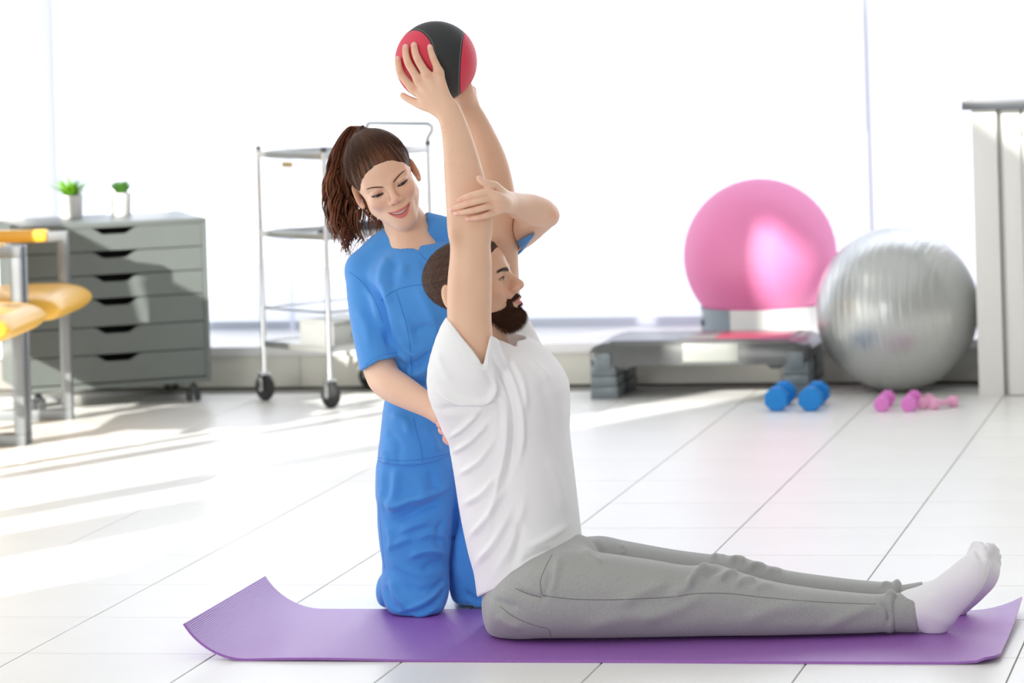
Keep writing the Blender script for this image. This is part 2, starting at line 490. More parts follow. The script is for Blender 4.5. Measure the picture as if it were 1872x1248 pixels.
tag(MB().prism([(-.12, 0), (.12, 0), (.12, .05), (.10, .052), (-.11, .012)], -.1, .1, bev=.001).build('folder', M['darkobj'], None, on_tro(.06, .25, .594), (0, 0, ta)), 'dark slate wedge folder lying on the middle trolley shelf', 'folder')

# ------------------------------------------------------------------ step platform
st = empty('step_platform', (-2.232, 12.74, 0), 'black and grey aerobic step platform on stacked risers below the pink ball', 'step')
L2, D2 = .78, .38
# top deck: moulded body, wider at the skirt, with the arch cut between the legs
deck = MB()
E2 = L2 / 2
poly = [(-E2 + .002, .126), (-E2, .165), (-E2 + .012, .184), (-E2 + .045, .196), (-E2 + .08, .199), (E2 - .08, .199), (E2 - .045, .196), (E2 - .012, .184), (E2, .165), (E2 - .002, .126),
        (E2 - .092, .126), (E2 - .1, .102), (E2 - .135, .102), (E2 - .15, .124), (-E2 + .165, .124), (-E2 + .14, .102), (-E2 + .1, .102), (-E2 + .092, .126)]
deck.prism(poly, -D2 / 2, D2 / 2, bev=.006)
deck.build('deck', M['stepblack'], st)
MB().box((0, 0, .1995), (L2 - .14, D2 - .05, .005), bev=.002).build('top_mat', M['stepblack'], st)
MB().box((.13, .02, .2025), (.36, .22, .002), bev=.0008).build('painted_reflection', M['stepred'], st)  # red plate painting the pink ball's reflection on the deck
MB().box((-.02, .0, .2032), (.13, .2, .002), bev=.0008).build('painted_reflection', M['stepmid'], st)  # pale part of the same painted reflection
MB().box((.045, -D2 / 2 - .001, .161), (.2, .006, .064), bev=.003).build('front_badge', M['stepmid'], st)
for sx in (-1, 1):
    for y in (-.115, .115):
        for z_, h_, w_ in ((.022, .044, .098), (.0625, .036, .094), (.1035, .044, .090)):
            MB().box((sx * (E2 - w_ / 2 - .001), y, z_), (w_, w_ + .05, h_), bev=.004).build('riser', M['stepgrey'], st)
    MB().box((sx * (E2 - .045), 0, .06), (.07, .1, .1), bev=.004).build('riser_web', M['stepblack'], st)
    MB().box((sx * (E2 - .047), -D2 / 2 - .002, .135), (.06, .008, .056), bev=.003).build('riser_tongue', M['stepgrey'], st)

# ------------------------------------------------------------------ pink ball in its ring on the ledge
pc = at_y(1390, 470, 13.28); rc = Vector((pc.x, pc.y, .153))
e = empty('ball_stand', rc, 'grey and white ring stand under the pink ball on the ledge', 'stand')
def ring(a0, a1, m, r=.226, t=.006, h=.105, hole=None):
    mb = MB(); n = 36
    A = []
    for i in range(n + 1):
        a = a0 + (a1 - a0) * i / n
        zb = 0
        if hole and abs(a - hole[0]) < hole[1]: zb = hole[2] * math.sqrt(max(0, 1 - ((a - hole[0]) / hole[1]) ** 2))
        A.append([mb.bm.verts.new((rr * math.cos(a), rr * math.sin(a), zz)) for rr, zz in ((r, zb), (r, h), (r - t, h), (r - t, zb))])
    for i in range(n):
        for k in range(4): mb.bm.faces.new((A[i][k], A[i][(k + 1) % 4], A[i + 1][(k + 1) % 4], A[i + 1][k]))
    mb.bm.faces.new(A[0]); mb.bm.faces.new(A[-1][::-1])
    return mb
ring(math.radians(182), math.radians(248), M['ringgrey']).build('grey_segment', M['ringgrey'], e)
ring(math.radians(248), math.radians(542), M['ringwhite'], hole=(math.radians(286), .065, .055)).build('white_segment', M['ringwhite'], e)
MB().box(((.226) * math.cos(math.radians(203)) - .001, (.226) * math.sin(math.radians(203)), .083), (.004, .04, .02), bev=.001, rot=(0, 0, math.radians(23))).build('sticker', M['ringwhite'], e)
MB().lathe([(0, 0), (.012, 0), (.012, .006), (0, .006)], ((.226) * math.cos(math.radians(205)), (.226) * math.sin(math.radians(205)), .05), n=14, rot=Matrix.Rotation(math.radians(205), 4, 'Z') @ Matrix.Rotation(PI / 2, 4, 'Y')).build('valve_hole', M['darkobj'], e)

def gym_ball(name, c, r, groove, m, rot, label, n=420, amp=.0012, step=.045):
    prof = []
    for i in range(n + 1):
        a = -PI / 2 + PI * i / n
        z = math.sin(a)
        g = 0
        if abs(z) < .93:
            u = (z * r / step) % 1.0
            g = -amp * math.exp(-((u - .5) / .06) ** 2)
        rr = r + g
        prof.append((max(0, rr * math.cos(a)) if 0 < i < n else 0, rr * z))
    o = MB().lathe(prof, n=96, cap=False).build(name, m, None, c, rot, ang=80)
    return tag(o, label, 'ball')
pc.z = .258 + math.sqrt(.2845 ** 2 - .2192 ** 2)
gym_ball('exercise_ball', pc, .284, 0, M['pink'], (0, .1, 0), 'glossy bright pink exercise ball resting in the ring stand by the blinds', amp=.0006)
bc = at_y(1634, 571, 12.74)
bc.z = .288; bc.x += .012
sb = gym_ball('exercise_ball', bc, .288, 0, M['silver'], (0, PI / 2 - .1, -.25), 'large silver grey ribbed exercise ball on the floor beside the white cabinet', amp=.0016, step=.032)

# ------------------------------------------------------------------ dumbbells
def dumbbell(p, q, R, m, label, group, hexed=True, hr=.36, hl=.32):
    p, q = Vector(p), Vector(q)
    d = q - p; L = d.length
    e = empty('dumbbell', (p.x, p.y, 0), label, 'dumbbell', group, rz=math.atan2(d.y, d.x))
    ap = R * (math.cos(PI / 8) if hexed else 1)
    ns = 8 if hexed else 24
    for x in (0, L):
        mb = MB()
        hl2 = L * hl / 2
        rotm = Matrix.Rotation(PI / 2, 4, 'Y') @ Matrix.Rotation(PI / ns, 4, 'Z')
        mb.lathe([(0, -hl2), (R * .88, -hl2), (R, -hl2 * .78), (R, hl2 * .6), (R * .75, hl2), (0, hl2)], (x, 0, ap), n=ns, rot=rotm)
        mb.build('head', m, e, ang=20)
    MB().tube([(0, 0, ap), (L, 0, ap)], R * hr, 14).build('handle', m, e)
    return e
def bell(px, py, R, L, ang, m, label, group, **k):
    g = at_z(px, py, 0)
    dumbbell(g, g + Vector((math.cos(ang) * L, math.sin(ang) * L, 0)), R, m, label, group, **k)
bell(1421, 750, .0430, .165, PI / 2, M['bluebell'], 'blue dumbbell on the floor, left of the blue pair', 'blue dumbbells')
bell(1483, 750, .0430, .165, PI / 2, M['bluebell'], 'blue dumbbell on the floor, right of the blue pair', 'blue dumbbells')
bell(1613, 751, .0275, .15, PI / 2, M['pinkbell'], 'violet pink dumbbell standing alone right of the blue pair', 'violet pink dumbbells')
bell(1662, 751, .0275, .15, PI / 2, M['pinkbell'], 'violet pink dumbbell touching the pale pink ones', 'violet pink dumbbells')
bell(1688, 747, .0180, .12, PI / 2 - .05, M['palebell'], 'pale pink dumbbell next to the violet pink one', 'pale pink dumbbells', hexed=False, hr=.55)
bell(1708, 748, .0190, .085, PI / 2 - .75, M['palebell'], 'pale pink dumbbell, rightmost of all on the floor', 'pale pink dumbbells', hexed=False, hr=.55)

# ------------------------------------------------------------------ white cabinet on the right
wc = empty('white_cabinet', (-1.248, 12.543, 0), 'white panelled cabinet with dark top at the right edge', 'cabinet')
Hc = .992
MB().box((.043, .24, Hc / 2), (.086, .48, Hc), bev=.002).build('side_panel', M['cabwhite'], wc)
MB().box((.49, .26, Hc / 2), (.80, .44, Hc), bev=.001).build('carcass', M['cabwhite'], wc)
d = MB()
d.box((.135, .026, Hc / 2 - .0), (.062, .022, Hc - .006), bev=.002)
d.box((.455, .026, Hc - .045), (.56, .0215, .083), bev=.002)
d.box((.455, .026, .06), (.56, .0215, .11), bev=.002)
d.box((.775, .026, Hc / 2), (.062, .022, Hc - .006), bev=.002)
d.build('door', M['cabwhite'], wc)
pl = MB()
for k in range(6): pl.box((.167 + .048 + k * .0962, .034, Hc / 2), (.0945, .014, Hc - .19), bev=.002)
pl.build('door_panel', M['cabwhite'], wc)
MB().box((.43, .235, Hc + .0165), (.92, .53, .033), bev=.003).build('worktop', M['cabtop'], wc)

# ------------------------------------------------------------------ exercise mat, curling at both ends
def build_mat():
    x0, x1, y0, y1, t = -2.42, -.745, 7.772, 8.392, .0055
    # arc length profile (x, z) from the curled left end to the right
    prof = []
    R = .17
    aL = 1.02
    for i in range(15):
        a = aL * (1 - i / 14)
        prof.append((x0 - R * math.sin(a), R * (1 - math.cos(a))))
    n = 70
    for i in range(1, n + 1): prof.append((x0 + (x1 - x0) * i / n, 0))
    bm = bmesh.new(); ny = 26
    top, bot = [], []
    for (px, pz) in prof:
        rt, rb = [], []
        for j in range(ny + 1):
            v = j / ny
            y = y0 + (y1 - y0) * v
            x = px
            z = pz
            # slight wave on the near edge, lifted right end
            if pz == 0:
                near = math.exp(-((v) / .16) ** 2)
                z += .0035 * near * max(0, math.sin((px + 2.42) * 9.0)) * max(0, 1 - (px + 2.42) / .9)
                u = max(0, (px - (x1 - .13)) / .13)
                z += u * u * (.010 + .022 * v ** 3)
                x -= u * u * .004
            # rounded near corner on the right
            if px > x1 - .05 and v < .08:
                x -= (1 - v / .08) ** 2 * .03 * ((px - x1 + .05) / .05)
            dzdx = 0
            rt.append(bm.verts.new((x, y, z + t + .0003))); rb.append(bm.verts.new((x, y, z + .0003)))
        top.append(rt); bot.append(rb)
    # give the curl its thickness along its own normal
    for i in range(15):
        a = aL * (1 - i / 14)
        for j in range(ny + 1):
            top[i][j].co.x = prof[i][0] + t * math.sin(a); top[i][j].co.z = prof[i][1] + t * math.cos(a) + .0003
    m = len(prof)
    for i in range(m - 1):
        for j in range(ny):
            bm.faces.new((top[i][j], top[i + 1][j], top[i + 1][j + 1], top[i][j + 1]))
            bm.faces.new((bot[i][j], bot[i][j + 1], bot[i + 1][j + 1], bot[i + 1][j]))
        bm.faces.new((top[i][0], bot[i][0], bot[i + 1][0], top[i + 1][0]))
        bm.faces.new((top[i][ny], top[i + 1][ny], bot[i + 1][ny], bot[i][ny]))
    for j in range(ny):
        bm.faces.new((top[0][j], top[0][j + 1], bot[0][j + 1], bot[0][j]))
        bm.faces.new((top[-1][j], bot[-1][j], bot[-1][j + 1], top[-1][j + 1]))
    mb = MB(); mb.bm.free(); mb.bm = bm
    return mb
mm = mat('purple_foam', srgb(158, 98, 190), .34, spec=.8)
nt = mm.node_tree
tc = nt.nodes.new('ShaderNodeTexCoord')
wv = nt.nodes.new('ShaderNodeTexWave'); wv.wave_type = 'BANDS'; wv.bands_direction = 'X'
wv.inputs['Scale'].default_value = 120; wv.inputs['Distortion'].default_value = .25
nz = nt.nodes.new('ShaderNodeTexNoise'); nz.inputs['Scale'].default_value = 260
ad = nt.nodes.new('ShaderNodeMath'); ad.operation = 'ADD'
bp = nt.nodes.new('ShaderNodeBump'); bp.inputs['Distance'].default_value = .0006; bp.inputs['Strength'].default_value = .8
nt.links.new(tc.outputs['Object'], wv.inputs['Vector']); nt.links.new(tc.outputs['Object'], nz.inputs['Vector'])
nt.links.new(wv.outputs['Fac'], ad.inputs[0]); nt.links.new(nz.outputs['Fac'], ad.inputs[1])
nt.links.new(ad.outputs[0], bp.inputs['Height']); nt.links.new(bp.outputs[0], nt.nodes['Principled BSDF'].inputs['Normal'])
tag(build_mat().build('exercise_mat', mm), 'purple foam exercise mat with curled left end under both people', 'mat')
# ------------------------------------------------------------------ implicit surfaces for bodies and cloth
f32 = np.float32
def _v(p): return np.array(p, dtype=np.float64)
def smin(a, b, k):
    if k <= 0: return np.minimum(a, b)
    h = np.maximum(k - np.abs(a - b), 0) / k
    return np.minimum(a, b) - h * h * k * .25
def smax(a, b, k): return -smin(-a, -b, k)
class Sdf:
    def __init__(self): self.p = []
    def rc(self, a, b, ra, rb, k=.01, op='u'):
        a, b = _v(a), _v(b)
        r = max(ra, rb)
        lo, hi = np.minimum(a, b) - r, np.maximum(a, b) + r
        def fn(X, Y, Z):
            d = b - a; L = float(d @ d) + 1e-12
            t = np.clip(((X - a[0]) * d[0] + (Y - a[1]) * d[1] + (Z - a[2]) * d[2]) / L, 0, 1)
            return np.sqrt((X - a[0] - t * d[0]) ** 2 + (Y - a[1] - t * d[1]) ** 2 + (Z - a[2] - t * d[2]) ** 2) - (ra + (rb - ra) * t)
        self.p.append((fn, lo, hi, k, op)); return self
    def chain(self, pts, rad, k=.01, op='u', first=None):
        """a limb: tapered links taken together, blended once into the rest"""
        pts = [_v(p) for p in pts]
        if len(pts) > 2: pts, rad = resample(pts, rad, 4 if len(pts) < 8 else 3)
        sub = []
        for i in range(len(pts) - 1):
            t = Sdf(); t.rc(pts[i], pts[i + 1], rad[i], rad[i + 1]); sub.append(t.p[0])
        lo = np.min([q[1] for q in sub], 0); hi = np.max([q[2] for q in sub], 0)
        self.p.append((sub, lo, hi, k if first is None else first, op)); return self
    def ell(self, c, r, A=None, k=.01, op='u'):
        c, r = _v(c), _v(r)
        A = np.eye(3) if A is None else np.array(A)       # columns are the axes
        ext = np.abs(A) @ r
        def fn(X, Y, Z):
            x, y, z = X - c[0], Y - c[1], Z - c[2]
            q = [(x * A[0, i] + y * A[1, i] + z * A[2, i]) / r[i] for i in range(3)]
            k0 = np.sqrt(q[0] ** 2 + q[1] ** 2 + q[2] ** 2)
            k1 = np.sqrt((q[0] / r[0]) ** 2 + (q[1] / r[1]) ** 2 + (q[2] / r[2]) ** 2) + 1e-9
            return k0 * (k0 - 1) / k1
        self.p.append((fn, c - ext, c + ext, k, op)); return self
    def loft(self, cs, ra, rb, A, B, k=.01, op='u', n=2.0, cap=.01):
        """stations: centre, half sizes along A and B; the axis runs from the first to the last centre"""
        cs = np.array([_v(c) for c in cs]); A, B = _v(A), _v(B)
        N = np.cross(A, B); N /= np.linalg.norm(N)
        if N @ (cs[-1] - cs[0]) < 0: N = -N
        s = (cs - cs[0]) @ N
        ss = np.linspace(s[0], s[-1], 160)
        ctr = [pchip(s, cs[:, i], ss) for i in range(3)]
        a_ = pchip(s, np.array(ra), ss); b_ = pchip(s, np.array(rb), ss)
        m = max(max(ra), max(rb))
        lo, hi = cs.min(0) - m, cs.max(0) + m
        def fn(X, Y, Z):
            t = (X - cs[0][0]) * N[0] + (Y - cs[0][1]) * N[1] + (Z - cs[0][2]) * N[2]
            tc = np.clip(t, s[0], s[-1])
            tf = tc.ravel()
            x = X - np.interp(tf, ss, ctr[0]).reshape(tc.shape); y = Y - np.interp(tf, ss, ctr[1]).reshape(tc.shape); z = Z - np.interp(tf, ss, ctr[2]).reshape(tc.shape)
            aa = np.interp(tf, ss, a_).reshape(tc.shape); bb = np.interp(tf, ss, b_).reshape(tc.shape)
            u = np.abs(x * A[0] + y * A[1] + z * A[2]) / aa; v = np.abs(x * B[0] + y * B[1] + z * B[2]) / bb
            k0 = (u ** n + v ** n) ** (1 / n) + 1e-6
            g = np.sqrt((u / aa) ** 2 + (v / bb) ** 2) / np.sqrt(u * u + v * v + 1e-9)
            d = (k0 - 1) / (g + 1e-6)
            return smax(d, np.maximum(s[0] - t, t - s[-1]), cap)
        self.p.append((fn, lo, hi, k, op)); return self
    def half(self, p, nrm, k=.004):
        """keep the side the normal points away from"""
        p, nrm = _v(p), _v(nrm); nrm = nrm / np.linalg.norm(nrm)
        self.p.append((lambda X, Y, Z: (X - p[0]) * nrm[0] + (Y - p[1]) * nrm[1] + (Z - p[2]) * nrm[2], None, None, k, 'i')); return self
    def func(self, fn, lo, hi, k=.004, op='s'):
        self.p.append((fn, None if lo is None else _v(lo), None if hi is None else _v(hi), k, op)); return self
    def solid(self):
        """this shape's unions as one function, to press another shape against it"""
        ps = list(self.p)
        def fn(X, Y, Z):
            d = None
            for f_, l, u, k, op in ps:
                if op == 'u':
                    if isinstance(f_, list):
                        q = None
                        for f2, l2, u2, _, _ in f_:
                            w = f2(X, Y, Z); q = w if q is None else np.minimum(q, w)
                    else: q = f_(X, Y, Z)
                    d = q if d is None else smin(d, q, k)
            return d
        return fn
    def bounds(self):
        u = [q for q in self.p if q[4] == 'u']
        return np.min([q[1] for q in u], 0), np.max([q[2] for q in u], 0)
    def field(self, lo, hi, h):
        lo = _v(lo)
        n = np.maximum(np.ceil((_v(hi) - lo) / h).astype(int) + 1, 3)
        ax = [(lo[i] + h * np.arange(n[i])).astype(f32) for i in range(3)]
        Fd = np.full(n, 1.0, f32)
        for fn, l, u, k, op in self.p:
            mg = k + 4 * h
            sl = []
            for i in range(3):
                a = 0 if l is None else int(max(0, np.floor((l[i] - mg - lo[i]) / h)))
                b = n[i] if u is None else int(min(n[i], np.ceil((u[i] + mg - lo[i]) / h) + 1))
                sl.append(slice(a, b))
            if any(q.start >= q.stop for q in sl): continue
            sl = tuple(sl)
            if isinstance(fn, list):
                d = np.full([q.stop - q.start for q in sl], 1.0, f32)
                for f2, l2, u2, _, _ in fn:
                    s2, o2 = [], []
                    for i in range(3):
                        a = int(max(sl[i].start, np.floor((l2[i] - mg - lo[i]) / h))); b = int(min(sl[i].stop, np.ceil((u2[i] + mg - lo[i]) / h) + 1))
                        s2.append(slice(a, b)); o2.append(slice(a - sl[i].start, b - sl[i].start))
                    if any(q.start >= q.stop for q in s2): continue
                    o2 = tuple(o2)
                    d[o2] = np.minimum(d[o2], f2(ax[0][s2[0]][:, None, None], ax[1][s2[1]][None, :, None], ax[2][s2[2]][None, None, :]))
            else:
                d = fn(ax[0][sl[0]][:, None, None], ax[1][sl[1]][None, :, None], ax[2][sl[2]][None, None, :]).astype(f32)
            if op == 'u': Fd[sl] = smin(Fd[sl], d, k)
            elif op == 's': Fd[sl] = smax(Fd[sl], -d, k)
            else: Fd[sl] = smax(Fd[sl], d, k)
        return Fd, ax
def pchip(x, y, xs):
    x = np.asarray(x, float); y = np.asarray(y, float)
    h = np.diff(x); d = np.diff(y) / h
    m = np.zeros(len(x)); m[0], m[-1] = d[0], d[-1]
    for i in range(1, len(x) - 1):
        if d[i - 1] * d[i] > 0:
            w1, w2 = 2 * h[i] + h[i - 1], h[i] + 2 * h[i - 1]
            m[i] = (w1 + w2) / (w1 / d[i - 1] + w2 / d[i])
    i = np.clip(np.searchsorted(x, xs) - 1, 0, len(x) - 2)
    t = (xs - x[i]) / h[i]
    return (2 * t ** 3 - 3 * t ** 2 + 1) * y[i] + (t ** 3 - 2 * t ** 2 + t) * h[i] * m[i] + (-2 * t ** 3 + 3 * t ** 2) * y[i + 1] + (t ** 3 - t ** 2) * h[i] * m[i + 1]
def resample(pts, rad, per):
    P_ = np.array(pts, float); n = len(P_)
    s = np.concatenate([[0], np.cumsum(np.linalg.norm(np.diff(P_, axis=0), axis=1) + 1e-9)])
    ss = np.linspace(0, s[-1], (n - 1) * per + 1)
    ext = []
    out = np.stack([catmull(s, P_[:, i], ss) for i in range(3)], 1)
    rr = pchip(s, np.array(rad, float), ss)
    return [o for o in out], list(rr)
def catmull(x, y, xs):
    m = np.gradient(y, x)
    h = np.diff(x)
    i = np.clip(np.searchsorted(x, xs) - 1, 0, len(x) - 2)
    t = (xs - x[i]) / h[i]
    return (2 * t ** 3 - 3 * t ** 2 + 1) * y[i] + (t ** 3 - 2 * t ** 2 + t) * h[i] * m[i] + (-2 * t ** 3 + 3 * t ** 2) * y[i + 1] + (t ** 3 - t ** 2) * h[i] * m[i + 1]
def surface_nets(Fd, ax):
    S = Fd < 0
    n = S.shape
    c = np.zeros(tuple(k - 1 for k in n), np.uint8)
    for i in (0, 1):
        for j in (0, 1):
            for k in (0, 1):
                c += S[i:n[0] - 1 + i, j:n[1] - 1 + j, k:n[2] - 1 + k]
    act = (c > 0) & (c < 8)
    idx = np.argwhere(act)
    if len(idx) == 0: return np.zeros((0, 3)), np.zeros((0, 4), int)
    acc = np.zeros((len(idx), 3)); cnt = np.zeros(len(idx))
    corners = [(i, j, k) for i in (0, 1) for j in (0, 1) for k in (0, 1)]
    val = {q: Fd[idx[:, 0] + q[0], idx[:, 1] + q[1], idx[:, 2] + q[2]] for q in corners}
    for a in corners:
        for d in range(3):
            if a[d] == 1: continue
            b = list(a); b[d] = 1; b = tuple(b)
            va, vb = val[a], val[b]
            m = (va < 0) != (vb < 0)
            t = va[m] / (va[m] - vb[m])
            pt = np.repeat(np.array(a, float)[None], m.sum(), 0); pt[:, d] = t
            acc[m] += pt; cnt[m] += 1
    pos = idx + acc / cnt[:, None]
    h = [float(a[1] - a[0]) for a in ax]
    V = np.stack([ax[i][0] + pos[:, i] * h[i] for i in range(3)], 1)
    vid = np.full(act.shape, -1, np.int32); vid[act] = np.arange(len(idx))
    quads = []
    for d in range(3):
        e, g = (d + 1) % 3, (d + 2) % 3
        s0 = [slice(None)] * 3; s1 = [slice(None)] * 3
        s0[d] = slice(0, n[d] - 1); s1[d] = slice(1, n[d])
        for q in (s0, s1): q[e] = slice(1, n[e] - 1); q[g] = slice(1, n[g] - 1)
        A, B = S[tuple(s0)], S[tuple(s1)]
        ch = np.argwhere(A != B)
        if len(ch) == 0: continue
        sgn = A[ch[:, 0], ch[:, 1], ch[:, 2]]
        base = ch.copy(); base[:, e] += 1; base[:, g] += 1
        def at_(de, dg):
            q = base.copy(); q[:, e] -= de; q[:, g] -= dg
            return vid[q[:, 0], q[:, 1], q[:, 2]]
        q4 = np.stack([at_(1, 1), at_(0, 1), at_(0, 0), at_(1, 0)], 1)
        q4[~sgn] = q4[~sgn][:, ::-1]
        quads.append(q4)
    Q = np.concatenate(quads)
    return V, Q[(Q >= 0).all(1)]
def largest(V, Q):
    """keep only the biggest connected piece"""
    lab = np.arange(len(V))
    while True:
        m = lab[Q].min(1); new = lab.copy()
        for c in range(4): np.minimum.at(new, Q[:, c], m)
        new = new[new]
        if (new == lab).all(): break
        lab = new
    k = np.bincount(lab).argmax(); keep = lab == k
    idx = np.cumsum(keep) - 1
    return V[keep], idx[Q[keep[Q].all(1)]]
def smooth_v(V, Q, it=2, lam=.5):
    E = np.concatenate([Q[:, [0, 1]], Q[:, [1, 2]], Q[:, [2, 3]], Q[:, [3, 0]]])
    E = np.concatenate([E, E[:, ::-1]])
    deg = np.bincount(E[:, 0], minlength=len(V)).astype(float); deg[deg == 0] = 1
    for k in range(it):
        s = np.stack([np.bincount(E[:, 0], weights=V[E[:, 1], i], minlength=len(V)) for i in range(3)], 1)
        V = V + lam * (s / deg[:, None] - V)
    return V
def smooth_part(V, Q, m, it):
    w = m.astype(float)
    for k in range(it):
        S2 = smooth_v(V, Q, 1); V = V + (S2 - V) * w[:, None]
    return V
def vnormals(V, Q):
    nr = np.cross(V[Q[:, 2]] - V[Q[:, 0]], V[Q[:, 3]] - V[Q[:, 1]])
    N = np.zeros_like(V)
    for c in range(4):
        for i in range(3): N[:, i] += np.bincount(Q[:, c], weights=nr[:, i], minlength=len(V))
    return N / (np.linalg.norm(N, axis=1)[:, None] + 1e-12)
def grow(S, boxes, sm=2):
    """boxes: list of (lo, hi, h); returns one vertex / quad set"""
    Vs, Qs, o = [], [], 0
    for lo, hi, h in boxes:
        Fd, ax = S.field(lo, hi, h)
        V, Q = surface_nets(Fd, ax)
        if len(V) == 0: continue
        V = smooth_v(V, Q, sm)
        Vs.append(V); Qs.append(Q + o); o += len(V)
    return np.concatenate(Vs), np.concatenate(Qs)
def np_mesh(name, V, Q, col=None):
    me = bpy.data.meshes.new(name)
    me.vertices.add(len(V)); me.vertices.foreach_set('co', np.asarray(V, f32).ravel())
    me.loops.add(Q.size); me.loops.foreach_set('vertex_index', Q.astype(np.int32).ravel())
    me.polygons.add(len(Q))
    k = Q.shape[1]
    me.polygons.foreach_set('loop_start', np.arange(0, Q.size, k, dtype=np.int32))
    me.polygons.foreach_set('loop_total', np.full(len(Q), k, np.int32))
    me.polygons.foreach_set('use_smooth', np.ones(len(Q), bool))
    me.update(calc_edges=True)
    if col is not None:
        a = me.color_attributes.new('Col', 'FLOAT_COLOR', 'POINT')
        a.data.foreach_set('color', np.concatenate([col, np.ones((len(V), 1))], 1).astype(f32).ravel())
    return me
CAMP = np.array([0, 0, H])
def project(V):
    D = -V[:, 0] * STH + V[:, 1] * CTH
    x = (V[:, 0] * CTH + V[:, 1] * STH) / D; y = (V[:, 2] - H) / D
    return CX + (x * CR - y * SR) * F, CY - (x * SR + y * CR) * F
def folds(V, Q, lst, side=None, hs=1.0, ws=1.0):
    """raise or sink cloth along creases; each: (points px, height m, half width px[, skew]); only the side turned to the room"""
    N = vnormals(V, Q)
    u, v = project(V)
    vd = CAMP - V; vd /= np.linalg.norm(vd, axis=1)[:, None]
    face = np.clip((N * vd).sum(1) * 2.2 + .25, 0, 1)
    if side is not None: face = face * side(V)
    disp = np.zeros(len(V))
    for it in lst:
        pts, hgt, w = np.array(it[0], float), it[1] * hs, it[2] * ws
        skew = it[3] if len(it) > 3 else 0
        if len(pts) > 2:
            q, _ = resample(np.c_[pts, np.zeros(len(pts))], [1] * len(pts), 4); pts = np.array(q)[:, :2]
        m = (u > pts[:, 0].min() - 4 * w) & (u < pts[:, 0].max() + 4 * w) & (v > pts[:, 1].min() - 4 * w) & (v < pts[:, 1].max() + 4 * w)
        if not m.any(): continue
        uu, vv = u[m], v[m]
        best = np.full(len(uu), 1e9); sg = np.zeros(len(uu)); tt = np.zeros(len(uu))
        n = len(pts) - 1
        for i in range(n):
            d = pts[i + 1] - pts[i]; L = d @ d + 1e-9
            t = np.clip(((uu - pts[i][0]) * d[0] + (vv - pts[i][1]) * d[1]) / L, 0, 1)
            ex, ey = uu - pts[i][0] - t * d[0], vv - pts[i][1] - t * d[1]
            ds = np.hypot(ex, ey); b = ds < best
            best[b] = ds[b]; sg[b] = np.sign(ex * d[1] - ey * d[0])[b]; tt[b] = ((i + t) / n)[b]
        taper = np.clip(np.minimum(tt, 1 - tt) * 4, 0, 1); taper = taper * taper * (3 - 2 * taper)
        x = best / w
        g = np.exp(-x * x)
        if skew: g = g + skew * sg * x * np.exp(-x * x) * 1.4
        disp[np.where(m)[0]] += hgt * g * (.15 + .85 * taper)
    return V + N * (disp * face)[:, None]
from mathutils.bvhtree import BVHTree
def bvh_of(V, Q): return BVHTree.FromPolygons([tuple(p) for p in V], [tuple(int(i) for i in q) for q in Q])
def hit(bvh, px, py):
    o = Vector((0, 0, H)); d = (at(px, py, 1.0) - o).normalized()
    r = bvh.ray_cast(o, d)
    return r[0], r[1]
def seam(bvh, pts, r, name, m, parent, off=0.0, per=6):
    q, _ = resample(np.c_[np.array(pts, float), np.zeros(len(pts))], [1] * len(pts), per)
    out = []
    for p in q:
        c, n = hit(bvh, p[0], p[1])
        if c is not None: out.append(c + n * off)
    if len(out) > 2: return MB().tube(out, r, 6).build(name, m, parent)
# small value noise for colour, not for shading
def hash1(i, s=0): 
    x = np.sin(i * 127.1 + s * 311.7) * 43758.5453
    return x - np.floor(x)
def noise1(x, s=0):
    i = np.floor(x); t = x - i; t = t * t * (3 - 2 * t)
    return hash1(i, s) * (1 - t) + hash1(i + 1, s) * t
def lin(*c): return np.array(srgb(*c)[:3])
def mixc(col, c2, w): 
    w = np.clip(w, 0, 1)[:, None]
    return col * (1 - w) + np.array(c2)[None] * w
def sst(a, b, x):
    t = np.clip((x - a) / (b - a), 0, 1); return t * t * (3 - 2 * t)

